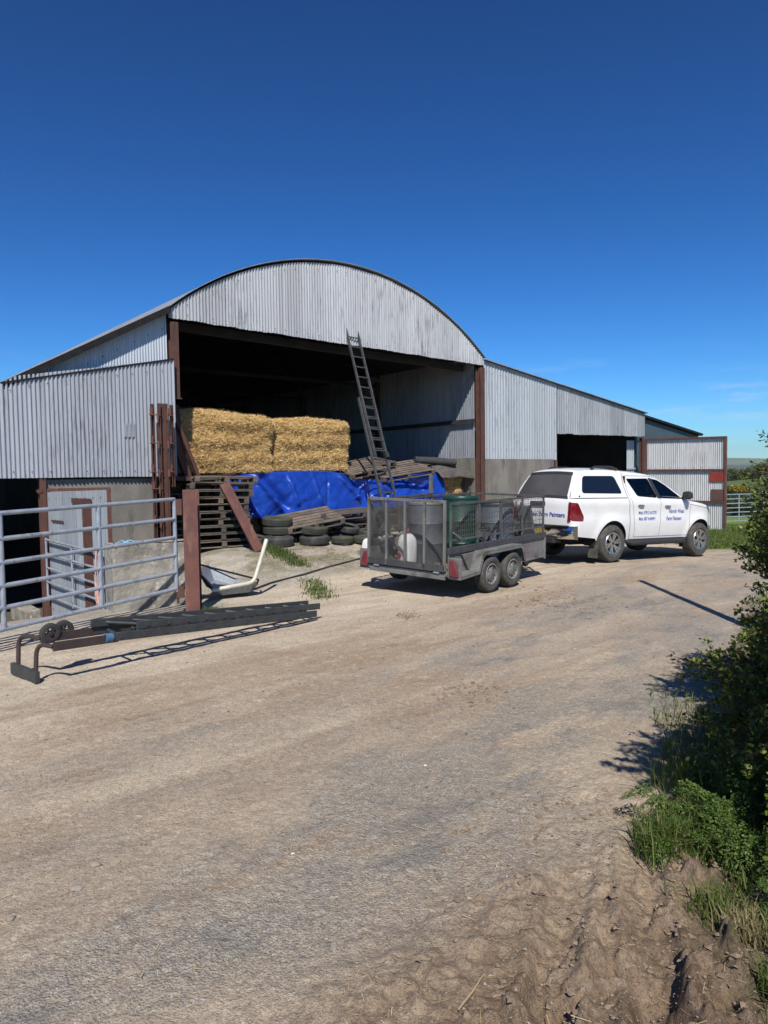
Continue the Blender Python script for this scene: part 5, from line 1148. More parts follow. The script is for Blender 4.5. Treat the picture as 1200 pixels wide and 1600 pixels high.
for s in(-1,1):
    t=MB(); side_panel(t,CW,[],-.006,.12,(s,)); t.build('canopy_window',M['sideglass'],cano,smooth=32)
    t=MB(); side_panel(t,[(1.53,1.33),(1.36,1.772),(1.475,1.772),(1.67,1.325)],[],.004,.1,(s,)); t.build('pillar_trim',M['plasticblk'],pk)
    # shut lines
    t=MB()
    def ribbon(poly,w=.007,closed=False,o=.0035):
        P=densify(poly,.04,closed); vs=[];m=len(P)
        for i in range(m):
            a=P[max(i-1,0)]; b_=P[min(i+1,m-1)]; d=Vector((b_[0]-a[0],b_[1]-a[1])); d.normalize(); nx,nz=-d.y*w/2,d.x*w/2
            for q in(-1,1):
                x,z=P[i][0]+nx*q,P[i][1]+nz*q; vs.append((x,s*(side_y(x,z)+o),z))
        t.add(vs,[(2*i,2*i+1,2*i+3,2*i+2) for i in range(m-1)])
    ribbon(RD+[RD[0]]); ribbon(FD[5:]+[FD[0],]); ribbon([(1.59,.5),(2.63,.5)]); ribbon([(1.40,1.815)]+FD[3:6])
    ribbon([(.49,1.335),(-1.185,1.318)],.016); ribbon([(.505,1.91),(.46,1.60),(.52,1.30),(.57,.47)],.012); ribbon([(2.70,1.20),(3.55,1.09)],.006)
    t.build('shut_lines',M['shell'],pk)
    # arches and lining
    t=MB()
    for cx in(0,3.085):
        t=MB(); A=arc(cx,.478,-.1,math.pi+.1,28); vs=[]
        for (x,z) in A: vs+=[(x,s*(side_y(x,z)-.004),z),(x,s*.55,z)]
        t.add(vs,[(2*i,2*i+1,2*i+3,2*i+2) for i in range(28)])
        t.add([(x,s*.56,z) for x,z in A],[tuple(range(29))]); t.build('wheel_arch',M['shell'],pk,smooth=50)
    # side step
    t=MB(); t.tube([(.50,s*.80,.43),(.62,s*.90,.375),(2.46,s*.90,.375),(2.60,s*.80,.43)],[.045,.055,.055,.045],10); t.box((1.55,s*.82,.42),(2.0,.12,.05)); t.build('side_step',M['plasticblk'],pk,smooth=50)
    # mud flaps
    t=MB(); t.box((-.44,s*.77,.27),(.015,.24,.36),Matrix.Rotation(.15,3,'Y')); t.build('mud_flap',M['tyre_dust'],pk)
    t=MB(); t.box((2.62,s*.80,.34),(.015,.20,.24),Matrix.Rotation(.1,3,'Y')); t.build('mud_flap',M['plasticblk'],pk)
    # mirror
    t=MB(); vs=[];nn=18
    for (x,sc2) in ((2.36,.55),(2.385,.95),(2.43,1.0),(2.49,.82),(2.53,.4)):
        for k in range(nn):
            a=2*math.pi*k/nn; e=3; c_,s3=math.cos(a),math.sin(a); q=(abs(c_)**e+abs(s3)**e)**(-1/e); vs.append((x,s*(1.005+.115*q*c_*sc2),1.40+.095*q*s3*sc2))
    t.add(vs,[(i*nn+k,i*nn+(k+1)%nn,(i+1)*nn+(k+1)%nn,(i+1)*nn+k) for i in range(4) for k in range(nn)]+[tuple(range(nn)),tuple(4*nn+k for k in range(nn))])
    t.beam((2.46,s*.84,1.315),(2.46,s*.96,1.35),.05,.045); t.build('mirror',M['plasticblk'],pk,smooth=50)
    # tail light
    TLp=rnd([(-1.215,1.235),(-1.09,1.225),(-.915,.95),(-.93,.865),(-1.215,.87)],.03)
    t=MB(); side_panel(t,TLp,[],.010,.05,(s,)); 
    ring=[(x,s*(side_y(x,z)+.010),z) for x,z in TLp]; n=len(ring); t.add(ring+[(x,y-s*.03,z) for x,y,z in ring],[(i,(i+1)%n,(i+1)%n+n,i+n) for i in range(n)])
    # part that wraps on to the tailgate
    ya=side_y(-1.215,1.05)+.008
    t.add([(-1.236,s*ya,.855),(-1.248,s*(ya-.05),.86),(-1.243,s*(ya-.03),1.24),(-1.226,s*ya,1.242),(-1.20,s*ya,.855),(-1.20,s*ya,1.242)],[(0,1,2,3),(0,3,5,4)]); t.build('tail_light',M['redlens'],pk,smooth=40)
    # head lamp
    HL=[(3.36,1.175),(3.54,1.135),(3.68,1.075),(3.78,.985),(3.74,.945),(3.56,1.02),(3.42,1.10)]
    t=MB(); side_panel(t,HL,[],.008,.05,(s,)); t.build('head_lamp',M['headlens'],pk,smooth=40)
    # roof rail on the canopy
    t=MB(); yy=s*.60
    rl0=[Vector((-.38,yy,1.915)),Vector((-.26,yy,1.975)),Vector((.30,yy,1.985)),Vector((.44,yy,1.925))]
    t.tube(bend(rl0,.08),[.026]*(2+2*7),10); t.build('roof_rail',M['plasticblk'],cano,smooth=60)
    t=MB(); t.tube([(-1.0,s*(side_y(-1.0,1.36)+.004),1.36),(-1.0,s*(side_y(-1.0,1.36)+.014),1.36)],.018,12); t.build('canopy_lock',M['plasticblk'],cano)
    # inner shell behind doors
    t=MB(); side_panel(t,[(-1.1,.6),(-1.1,1.28),(.55,1.28),(2.6,1.26),(3.3,1.1),(3.5,.6),(2.6,.5),(.5,.5)],[],-.06,.25,(s,)); t.build('inner_skin',M['shell'],pk)
# windscreen, cab back, floor, seats, wheel
t=MB(); strip(t,dense[iw0:iw1],crownf,.90,.006); t.build('windscreen',M['clearglass'],pk,smooth=40)
t=MB(); t.box((1.3,0,.52),(4.4,1.5,.08)); t.box((.53,0,1.2),(.03,1.5,1.2)); t.box((2.60,0,.98),(.45,1.5,.5)); t.build('floor_pan',M['shell'],pk)
for x,ys_ in ((1.72,(-.40,.40)),(.92,(-.42,0,.42))):
    for y in ys_:
        t=MB(); t.box((x,y,1.05),(.16,.46,.66),Matrix.Rotation(-.2,3,'Y')); t.box((x+.22,y,.78),(.5,.46,.16)); t.build('seat',M['seat'],pk,bevel=.05,seg=3)
        t=MB(); t.box((x-.10,y,1.53),(.09,.26,.17)); t.build('headrest',M['seat'],pk,bevel=.035,seg=3)
t=MB(); t.tube([(2.13+.06*math.cos(a),-.40+.19*math.sin(a),1.22+.17*math.cos(a)) for a in np.linspace(0,2*math.pi,24)[:-1]],.015,8,closed=True); t.tube([(2.3,-.4,1.12),(2.13,-.4,1.22)],.025,8); t.box((2.13,-.4,1.22),(.03,.34,.04)); t.build('steering_wheel',M['plasticblk'],pk,smooth=60)
# rear glass, spoiler, tailgate details
t=MB(); seg_=[p for p in dense if p[0]<-.80 and 1.325<p[1]<1.80]; strip(t,seg_,crownf,.93,.007); t.build('rear_window',M['rearglass'],cano,smooth=40)
t=MB(); seg_=[p for p in dense if p[0]<-.70 and 1.765<p[1]<1.845]; strip(t,seg_,crownf,.95,.016); t.build('spoiler',M['plasticblk'],cano,smooth=40)
t=MB(); seg_=[p for p in dense if p[0]<-1.1 and 1.285<p[1]<1.36]; strip(t,seg_,crownf,.95,.012); t.build('window_seal',M['plasticblk'],cano,smooth=40)
t=MB(); t.box((-1.285,0,1.20),(.05,.40,.095)); t.build('tailgate_handle',M['plasticblk'],pk,bevel=.02)
t=MB(); vs=[]
prof=[(-1.21,.76),(-1.30,.76),(-1.345,.70),(-1.345,.58),(-1.30,.50),(-1.20,.48)]
NB=24
for k in range(NB+1):
    y=-.90+1.80*k/NB; q=max(0,abs(y)-.55)/.35; dx=.13*q**2; dip=.05 if abs(y)<.45 else 0
    for (x,z) in prof: vs.append((x+dx,y,z-(dip if z>.69 else 0)))
m_=len(prof); t.add(vs,[(i*m_+j,(i+1)*m_+j,(i+1)*m_+j+1,i*m_+j+1) for i in range(NB) for j in range(m_-1)]+[tuple(range(m_)),tuple(NB*m_+j for j in range(m_))]); t.build('rear_bumper',M['chrome'],pk,smooth=35)
t=MB(); t.box((-1.31,0,.765),(.14,1.62,.02)); t.build('bumper_pad',M['plasticblk'],pk)
t=MB(); t.box((-1.352,.0,.655),(.012,.52,.12)); pl=t.build('number_plate',M['plate'],pk)
t=MB(); t.box((-1.25,0,.46),(.25,1.0,.10)); t.tube([(-1.3,0,.45),(-1.36,0,.45),(-1.36,0,.52)],.03,8); t.build('tow_bar',M['plasticblk'],pk)
t=MB(); t.box((1.3,0,.42),(4.2,.9,.14)); t.tube([(0,-.8,.385),(0,.8,.385)],.08,10); t.tube([(3.085,-.8,.385),(3.085,.8,.385)],.06,10); t.build('chassis',M['shell'],pk)
for x in (0,3.085):
    for s in(-1,1): wheel(pk,x,s*.795,.385,.265,.232,'alloy')
t=MB()
for s in(-1,1): t.box((4.0,s*.40,.62),(.06,.35,.12))
t.box((4.03,0,.95),(.03,.80,.20)); t.build('grille',M['plasticblk'],pk,bevel=.01)
# lettering (right side reads towards the front)
def side_text(body_,x0,z0,size,shear=.0,bold=.0,name='lettering',parent=pk,space=1.0,sx=1.0):
    vs,fs=text_mesh(body_,size,shear,bold,space); 
    mb=MB(); mb.add([(x0+v.x*sx,-(side_y(x0+v.x*sx,z0+v.y)+.005),z0+v.y) for v in vs],fs); return mb.build(name,M['decal'],parent)
side_text('North West',1.90,1.005,.125,.22,.002,sx=.88)
side_text('Farm Painters',1.80,.845,.125,.22,.002,sx=.80)
side_text('Mob: 07912 413770',.83,.985,.095,.22,.0015,sx=.80)
side_text('Mob: 087 4184991',.83,.855,.095,.22,.0015,sx=.80)
vs,fs=text_mesh('North West Farm Painters',.115,0,.003)
wmax=max(v.x for v in vs); mb=MB(); 
xr=lambda z: 0
mb.add([(-1.222-.05*(1-min(1,abs((.62-v.x*1.0/wmax*1.33)/.905))**2)**.8-.006+.012*0*abs(v.x),.62-v.x/wmax*1.33,.945+v.y) for v in vs],fs); mb.build('tailgate_lettering',M['decal'],pk)
# ------------------------------------------------------------------ leaves
def leaf_soup(C,U,Nn,size,shape):
    """C centres (n,3), U leaf axis, Nn rough normals, shape list of (along,across) outline -> (n*k,3)"""
    U=U/np.linalg.norm(U,axis=1)[:,None]; V=np.cross(Nn,U); V/=np.linalg.norm(V,axis=1)[:,None]+1e-9; Wn=np.cross(U,V)
    P=[]
    for (a,b_) in shape: P.append(C+U*(a*size)[:,None]+V*(b_*size)[:,None]-Wn*((abs(b_)*.35+a*a*.12)*size)[:,None])
    return np.stack(P,1).reshape(-1,3)
HAW=[(0,0),(.22,-.30),(.42,-.22),(.62,-.36),(.78,-.14),(1,-.08),(1,.10),(.80,.16),(.62,.38),(.42,.22),(.20,.30)]
OVAL=[(0,0),(.3,-.24),(.7,-.2),(1,0),(.7,.2),(.3,.24)]
def rv(n): 
    v=rng.normal(0,1,(n,3)); return v/np.linalg.norm(v,axis=1)[:,None]
# hedge bushes: twigs grow from stems; leaves in whorls along the twigs
def bush(name,label,blobs,ntw,nleaf,tips,seed,size=(.020,.036),base=None,cat='hedge',group=None):
    """blobs: list of (centre, radii). twigs start inside a blob and run outward/upward"""
    g=np.random.default_rng(seed); o=thing(name,label,cat,base)
    b0=Vector(base); vol=np.array([r[0]*r[1]*r[2] for c,r in blobs])**.8; vol/=vol.sum()
    mb=MB(); leaves=[];tipl=[]
    stems=[]
    for k in range(9):
        c,r=blobs[g.integers(len(blobs))]; p1=Vector(c)+Vector((g.normal(0,.3)*r[0],g.normal(0,.3)*r[1],r[2]*.4)); p0=Vector((b0.x+g.normal(0,.16),b0.y+g.normal(0,.3),gzf(b0.x,b0.y)-.05)); mid=(p0+p1)/2+Vector((g.normal(0,.08),g.normal(0,.08),.05))
        mb.tube([p-b0 for p in (p0,mid,p1)],[.022,.016,.008],6)
    mb.build('stems',M['bark'],o,smooth=60)
    mb=MB(); idx=g.choice(len(blobs),ntw,p=vol)
    for i in idx:
        c,r=blobs[i]; d=rv(1)[0]; d[2]=abs(d[2])*.7+.0 if g.random()<.8 else d[2]
        rad=g.uniform(.35,.92)
        p=np.array(c)+d*np.array(r)*rad; dirn=d*np.array([1,1,1])+g.normal(0,.45,3)+np.array([-.12,0,.15]); dirn/=np.linalg.norm(dirn)
        ln=g.uniform(.12,.28)*(1.25 if g.random()<.12 else 1); q=p+dirn*ln*.5+g.normal(0,.015,3); e=p+dirn*ln+np.array([0,0,-.02])
        mb.tube([tuple(v-np.array(b0)) for v in (p,q,e)],[.0035,.0028,.0016],4,cap=False)
        m=int(nleaf*ln/.24*g.uniform(.7,1.3)); tt=np.sort(g.random(m))**.8
        C=p+(e-p)*tt[:,None]+g.normal(0,.012,(m,3)); U=dirn*.45+rv(m)*1.0
        leaves.append((C,U))
        if g.random()<tips: tipl.append((e+g.normal(0,.014,(6,3)),dirn*.6+rv(6)))
    mb.build('twigs',M['twig'],o)
    C=np.concatenate([a for a,_ in leaves])-np.array(b0); U=np.concatenate([u for _,u in leaves]); nn=rv(len(C))+np.array([0,-.3,.9])
    lf=soup('leaves',leaf_soup(C,U,nn,g.uniform(*size,len(C)),HAW),len(HAW),M['haw'],o); lf['kind']='stuff'
    if tipl:
        C=np.concatenate([a for a,_ in tipl])-np.array(b0); U=np.concatenate([u for _,u in tipl]); nn=rv(len(C))+np.array([0,-.3,.9])
        lf=soup('young_leaves',leaf_soup(C,U,nn,g.uniform(size[0]*.7,size[1]*.8,len(C)),HAW),len(HAW),M['hawtip'],o); lf['kind']='stuff'
    return o
hb=[((3.06,4.75,1.2),(.42,.6,.58)),((2.90,4.55,.75),(.44,.6,.55)),((2.58,4.35,.48),(.40,.5,.38)),((3.4,5.4,1.2),(.5,.7,.7)),((2.72,4.55,1.50),(.22,.3,.40)),((2.64,4.45,1.88),(.13,.16,.26)),((3.0,4.7,1.65),(.30,.4,.45)),((2.22,4.25,.66),(.26,.3,.15))]
bush('hawthorn_bush','tall leafy hawthorn bush at the right edge with dark sprays reaching over the yard',hb,1850,34,.42,11,base=(2.75,4.75,.1))
hb2=[((2.45,3.6,.95),(.42,.5,.55)),((2.35,3.3,.55),(.38,.5,.45)),((2.2,3.8,.38),(.36,.45,.32)),((2.65,3.4,1.3),(.32,.45,.45)),((2.1,3.0,.5),(.22,.35,.35))]
bush('hawthorn_bush','shaded low hawthorn bush above the ferny weeds at the right edge of the mud',hb2,1150,32,.13,12,base=(2.45,3.5,.15))
hb3=[((2.08,2.30,2.35),(.56,.5,.38)),((2.55,2.5,2.25),(.5,.5,.42)),((3.0,2.6,2.0),(.5,.6,.6)),((2.7,1.4,1.3),(.45,.6,.8)),((2.5,.7,1.0),(.5,.7,.8)),((1.95,1.95,2.4),(.36,.4,.3)),((2.9,2.0,1.6),(.45,.6,.8))]
bush('hawthorn_bush','hawthorn bush just past the right edge whose shade falls across the verge',hb3,1300,26,.1,13,base=(2.6,1.9,.2),size=(.035,.06))
# long arching shoot with bright leaves
sh=thing('hawthorn_shoot','thin upright hawthorn shoot with bright yellow-green leaf clusters in the shaded hedge','shoot',(1.78,3.18,.2))
t=MB(); pts=[Vector((1.66,3.0,.25)),Vector((1.70,3.05,.45)),Vector((1.74,3.05,.62)),Vector((1.76,3.02,.80)),Vector((1.77,3.02,.98))]; b0=Vector((1.78,3.18,.2)); t.tube([p-b0 for p in pts],[.006,.005,.004,.003,.002],6); t.build('stem',M['twig'],sh,smooth=60)
C=[];U=[]
for k in range(26):
    f=random.random()*3.99; i=int(f); p=pts[i].lerp(pts[i+1],f-i)
    for j in range(7): C.append(np.array(p-b0)+rng.normal(0,.016,3)); U.append(rv(1)[0]+np.array([0,-.2,.3]))
C=np.array(C);U=np.array(U); lf=soup('leaves',leaf_soup(C,U,rv(len(C))+np.array([0,-.8,.8]),rng.uniform(.02,.036,len(C)),HAW),len(HAW),M['hawtip'],sh); lf['kind']='stuff'
# ferny weeds (cow parsley): fronds of divided leaves
def frond(g,base,direc,L_,droop,out):
    d=np.array(direc)/np.linalg.norm(direc); side_=np.cross(d,[0,0,1]); side_/=np.linalg.norm(side_)+1e-9
    pts=[]; 
    for k in range(13):
        f=k/12; pts.append(np.array(base)+d*L_*f+np.array([0,0,-droop*L_*f*f]))
    for k in range(2,13):
        f=k/12; p=pts[k]; t_=pts[k]-pts[k-1]; t_/=np.linalg.norm(t_); w=L_*.42*math.sin(min(1,(1.08-f)*1.25)*1.45)*(1 if k>2 else .7)
        for s in(-1,1):
            ax=side_*s+t_*.55; ax/=np.linalg.norm(ax); n2=7
            for j in range(1,n2+1):
                q=p+ax*w*j/n2-np.array([0,0,.10*w*(j/n2)**2]); sz=w*.17*(1.15-.6*j/n2)+.005
                for s2 in(-1,1):
                    u=np.cross(ax,np.cross(t_,ax))*s2*1.0+ax*.8+g.normal(0,.15,3); out.append((q,u,sz))
    return pts
def parsley(label,x,y,n,L0,L1,seed,group='ferny weeds along the foot of the hedge',lean=(0,0)):
    g=np.random.default_rng(seed); z=gzf(x,y); o=thing('cow_parsley',label,'weed',(x,y,z),0,group); out=[]; mb=MB()
    for k in range(n):
        a=g.uniform(0,6.28); el=g.uniform(.35,1.1); st=np.array([g.normal(0,.04),g.normal(0,.04),0]); hgt=g.uniform(.05,.22); top=st+np.array([math.cos(a)*.06+lean[0]*.2,math.sin(a)*.06+lean[1]*.2,hgt])
        mb.tube([tuple(st),tuple((st+top)/2+np.array([0,0,.02])),tuple(top)],[.004,.003,.002],5,cap=False)
        frond(g,top,(math.cos(a)*math.cos(el)+lean[0],math.sin(a)*math.cos(el)+lean[1],math.sin(el)),g.uniform(L0,L1),g.uniform(.4,1.0),out)
    mb.build('stalks',M['ivy'],o)
    C=np.array([c for c,_,_ in out]);U=np.array([u for _,u,_ in out]);S_=np.array([s for *_,s in out])
    lf=soup('fronds',leaf_soup(C+rng.normal(0,.006,C.shape),U+rng.normal(0,.35,U.shape),rv(len(C))*.7+np.array([0,-.2,1]),S_*1.0*rng.uniform(.6,1.2,len(S_)),OVAL),len(OVAL),M['parsley'],o); lf['kind']='stuff'; return o
parsley('bright ferny weed clump furthest left at the foot of the hedge, beside the grass tuft',1.52,3.52,17,.16,.30,31)
parsley('ferny weed clump right behind the leftmost clump, half in the hedge shade',1.78,3.62,15,.16,.30,32)
parsley('drooping ferny weed under the bright hawthorn shoot',1.72,3.30,13,.14,.25,33)
parsley('tall ferny weed with hanging fronds at the right edge below the low hawthorn bush',2.02,3.22,20,.22,.38,34,lean=(-.2,-.3))
parsley('ferny weed high on the bank at the right edge of the photo',2.05,3.35,16,.22,.36,35,lean=(-.1,-.5))
parsley('small ferny weed low on the bank near the bent dry stem',1.70,2.88,10,.08,.15,36)
parsley('small ferny weed at the right edge above the grass tuft on the bank',1.72,2.66,9,.08,.14,37)
parsley('shaded ferny weed deep under the hedge behind the grass',2.05,3.85,14,.18,.3,38)
# grass
def blades(n,cx,cy,sx_,sy_,h0,h1,w0,seed,spread=.8,mask=None):
    g=np.random.default_rng(seed); x=cx+g.normal(0,sx_,n); y=cy+g.normal(0,sy_,n)
    if mask is not None: k=mask(x,y); x=x[k];y=y[k]; n=len(x)
    z=gz(x,y)+.0; h=g.uniform(h0,h1,n); a=g.uniform(0,6.283,n); ln=g.uniform(.1,spread,n); dx=np.cos(a)*ln*h; dy=np.sin(a)*ln*h; px=-np.sin(a+g.normal(0,.6,n)); py=np.cos(a+g.normal(0,.6,n)); w=w0*g.uniform(.6,1.3,n)
    b_=np.stack([x,y,z-.01],1); m1=np.stack([x+dx*.35,y+dy*.35,z+h*.6],1); tp_=np.stack([x+dx,y+dy,z+h*(1-.35*ln)],1); pv=np.stack([px*w,py*w,np.zeros(n)],1)
    A=np.stack([b_-pv,b_+pv,m1+pv*.8,m1-pv*.8],1); B_=np.stack([m1-pv*.8,m1+pv*.8,tp_+pv*.12,tp_-pv*.12],1)
    return np.concatenate([A,B_],1).reshape(-1,3)
def tuft(label,x,y,n,h0,h1,w0,seed,s=.05,mat='grass',spread=.9,group='grass tufts on the bank and at the hedge foot',sy_=None):
    o=soup('grass_tuft',blades(n,x,y,s,sy_ or s,h0,h1,w0,seed,spread),4,M[mat]); return tag(o,label,'grass tuft',group)
tuft('lush grass tuft hanging over the muddy edge at the far left foot of the hedge',1.40,3.48,620,.10,.26,.0032,41,.07)
tuft('grass tuft on the bank in the lower right corner, catching the sun',1.42,2.42,300,.06,.17,.003,42,.055)
tuft('sparse grass tuft on the bank below the ferny weeds',1.42,2.98,160,.06,.15,.003,43,.06)
tuft('dry pale grass tuft on the bank between the mud ruts and the weeds',1.46,2.82,240,.05,.12,.0024,44,.045,'grassdry',1.2)
tuft('dark grass tuft standing in the hedge shade beside the road',1.85,4.15,420,.15,.32,.0035,45,.12)
o=soup('verge_grass',np.concatenate([blades(9000,2.2,3.6,.45,.9,.05,.20,.003,46,.9,lambda x,y:(x>1.52+.27*np.clip(y-3.3,0,3)+.05*np.sin(y*9))&(y>2.5)),blades(900,1.75,2.6,.2,.3,.03,.09,.0024,47,1.1,lambda x,y:x>1.48)]),4,M['grass']); tag(o,'short rough grass under the hedge','grass',kind='stuff')
# weeds and grass growing along the edge of the concrete apron
def strip_grass(p0,p1,n,w,h,seed):
    g=np.random.default_rng(seed); f=g.random(n); V=[]
    cx=p0[0]+(p1[0]-p0[0])*f; cy=p0[1]+(p1[1]-p0[1])*f
    out=[]
    for i in range(0,n,40):
        out.append(blades(40,cx[i],cy[i],w,w,h*.4,h,.006,seed+i,1.1))
    return np.concatenate(out)
o=soup('apron_weeds',strip_grass((-2.62,15.3),(-1.62,13.75),1500,.13,.13,61),4,M['ivy']); tag(o,'strip of bright green weeds growing from the foot of the leaning channel along the concrete edge','weeds',kind='stuff')
o=soup('apron_weeds',strip_grass((-1.32,12.75),(-.98,11.1),800,.12,.08,62),4,M['ivy']); tag(o,'thin strip of green weeds on the apron edge near the end of the roof ladder','weeds',kind='stuff')
o=soup('apron_weeds',strip_grass((-2.55,9.95),(-2.40,10.05),300,.07,.13,63),4,M['ivy']); tag(o,'small tuft of weeds at the foot of the rusty gate post','weeds',kind='stuff')
o=soup('yard_edge_grass',np.concatenate([blades(14000,9.6,20.2,1.4,1.6,.05,.14,.011,64,.8,lambda x,y:(y-.30*x>16.0)&(x>8.3)&(x<14)),blades(9000,11.8,22.5,1.4,1.8,.05,.16,.012,65,.8,lambda x,y:(y-.30*x>16.1))]),4,M['grass']); tag(o,'rough grass verge in front of the open barn door and field gate','grass',kind='stuff')
# dry stems and straw scattered in the mud
o=bpy.data.objects.new('tmp',None); bpy.data.objects.remove(o)
def stem_thing(label,pts,r):
    t=MB(); t.tube([(x,y,gzf(x,y)+z) for x,y,z in pts],[r,r*.9,r*.5],6); q=t.build('dry_stem',M['strawbits'],None,smooth=60); return tag(q,label,'dry stem')
stem_thing('long pale dry stem leaning out of the bank at the right edge',[(1.60,2.62,.02),(1.72,2.74,.10),(1.84,2.84,.20)],.005)
stem_thing('forked dry stalk lying on the mud near the bottom of the photo',[(.24,2.42,.03),(.30,2.50,.035),(.35,2.58,.04)],.004)
def litter(n,fn,l0,l1,w,seed,zoff=.006):
    g=np.random.default_rng(seed); x,y=fn(g,n); z=gz_exact(x,y)+zoff; a=g.uniform(0,6.283,n); l=g.uniform(l0,l1,n)*.5; u=np.stack([np.cos(a)*l,np.sin(a)*l,g.normal(0,.10,n)*l],1); v=np.stack([-np.sin(a)*w,np.cos(a)*w,np.zeros(n)],1)*g.uniform(.5,1.3,n)[:,None]; c=np.stack([x,y,z],1)
    return np.stack([c-u-v,c-u+v,c+u+v*.7,c+u-v*.7],1).reshape(-1,3)
def gz_exact(x,y):
    ix=np.clip(np.searchsorted(xs,x),0,len(xs)-1); iy=np.clip(np.searchsorted(ys,y),0,len(ys)-1); return Z[ix,iy]
fnm=lambda g,n:(lambda y:( -.4+ g.random(n)*1.9+(y-2.3)*.35,y))(2.15+g.random(n)**1.3*2.2)
o=soup('straw_litter',np.concatenate([litter(330,fnm,.015,.06,.0011,71),litter(22,fnm,.06,.13,.002,72,.010),
   litter(260,lambda g,n:(g.normal(-1.0,2.2,n),g.uniform(2.3,10,n)),.02,.07,.002,73),
   litter(900,lambda g,n:(g.normal(-1.0,.9,n),g.normal(15.2,.8,n)),.05,.16,.005,74,.012),
   litter(500,lambda g,n:(g.normal(-1.9,.6,n),g.normal(14.6,.7,n)),.05,.14,.005,75,.012)]),4,M['strawbits']); tag(o,'wisps of straw scattered over the mud and the yard','straw',kind='stuff')
# stones: loose grit as stuff, a few single stones
def stone_mb(seed,r):
    g=random.Random(seed); import bmesh
    bm=bmesh.new(); bmesh.ops.create_icosphere(bm,subdivisions=2,radius=1)
    for v in bm.verts:
        f=1+.35*(float(vnoise(v.co.x*1.5+seed*3,v.co.y*1.5+v.co.z,seed))-.5); v.co=Vector((v.co.x*r*1.25*f,v.co.y*r*.9*f,v.co.z*r*.38*f))
    me=bpy.data.meshes.new('stone'); bm.to_mesh(me); bm.free(); return me
for lab,x,y,r,mt in (('flat pale stone alone on the dusty track at the lower left',-1.46,3.44,.026,'stone'),('brown stone half sunk in the dust just below the pale flat stone',-1.47,3.24,.028,'stone'),('small white stone on the grey gravel at the bottom centre-left',-.49,3.53,.012,'stonewhite'),('small grey stone on the gravel left of the trampled straw',-.05,3.05,.012,'stone'),('tiny pale stone on the road near the middle of the photo',.25,4.6,.012,'stonewhite'),('dark stone near the left edge of the track',-1.66,3.02,.018,'stone')):
    me=stone_mb(int(r*1e4),r); me.materials.append(M[mt]); o=bpy.data.objects.new('stone',me); col.objects.link(o); o.location=(x,y,float(gz_exact(np.array([x]),np.array([y]))[0])+r*.25); o.rotation_euler=(0,0,r*100); tag(o,lab,'stone')
g=np.random.default_rng(5); V=[];
def pebbles(n,fn,r0,r1,seed):
    g=np.random.default_rng(seed); x,y=fn(g,n); z=gz_exact(x,y); r=r0*(r1/r0)**g.random(n)**2; out=[]
    oct_=np.array([[1,0,0],[0,1,0],[-1,0,0],[0,-1,0],[0,0,.8],[0,0,-.8]],float); F=[(0,1,4),(1,2,4),(2,3,4),(3,0,4)]
    R_=g.normal(0,.22,(n,6,3))+oct_[None]; R_*=r[:,None,None]*np.array([1.2,1,.75]); a=g.uniform(0,6.28,n); ca,sa=np.cos(a),np.sin(a); Rx_=R_[:,:,0]*ca[:,None]-R_[:,:,1]*sa[:,None]; Ry_=R_[:,:,0]*sa[:,None]+R_[:,:,1]*ca[:,None]
    P=np.stack([Rx_+x[:,None],Ry_+y[:,None],R_[:,:,2]+z[:,None]+r[:,None]*.15],-1)
    return np.concatenate([P[:,list(f)] for f in F],0).reshape(-1,3)
M['pebble']=straw_mat('pebble',(.09,.085,.078),(.20,.175,.145),(.31,.27,.225)); M['pebble'].node_tree.nodes['Principled BSDF'].inputs['Roughness'].default_value=.95
o=soup('grit',np.concatenate([pebbles(9000,lambda g,n:(g.uniform(-2.6,2.6,n),2.1+4.2*g.random(n)**1.5),.0016,.008,81),pebbles(4500,lambda g,n:(g.uniform(-5,6,n),g.uniform(5,14,n)),.004,.014,82),pebbles(700,lambda g,n:(g.uniform(-.6,1.7,n),2.1+2.3*g.random(n)),.003,.012,83)]),3,M['pebble']); tag(o,'loose grit and small stones on the track','gravel',kind='stuff')
M['clod']=mk('mud_clod',(.22,.165,.118),(.15,.105,.074),30,rough=.95,bmp=.4)
o=soup('mud_clods',np.concatenate([pebbles(2200,lambda g,n:(lambda y:(-.1+g.random(n)*1.7+(y-2.3)*.30,y))(2.1+2.1*g.random(n)**1.2),.003,.020,84),pebbles(500,lambda g,n:(g.normal(2.6,.5,n),g.normal(10.5,.6,n)),.006,.03,85),pebbles(260,lambda g,n:(g.normal(.75,.16,n),g.normal(6.1,.22,n)),.006,.022,86),pebbles(120,lambda g,n:(g.normal(.30,.10,n),g.normal(9.6,.12,n)),.008,.03,87)]),3,M['clod']); tag(o,'crumbled clods of dry mud on the track and bank','mud',kind='stuff')
# ------------------------------------------------------------------ pole that throws its shadow on the road
pz=gzf(4.44,8.0); t=MB(); t.tube([(0,0,-.2),(0,0,4.85+pz*0)],[.075,.055],12); o=t.build('pole',M['bark'],None,smooth=60); o.location=(4.44,7.95,pz); tag(o,'weathered wooden pole beyond the hedge, its straight shadow lying across the road','pole')
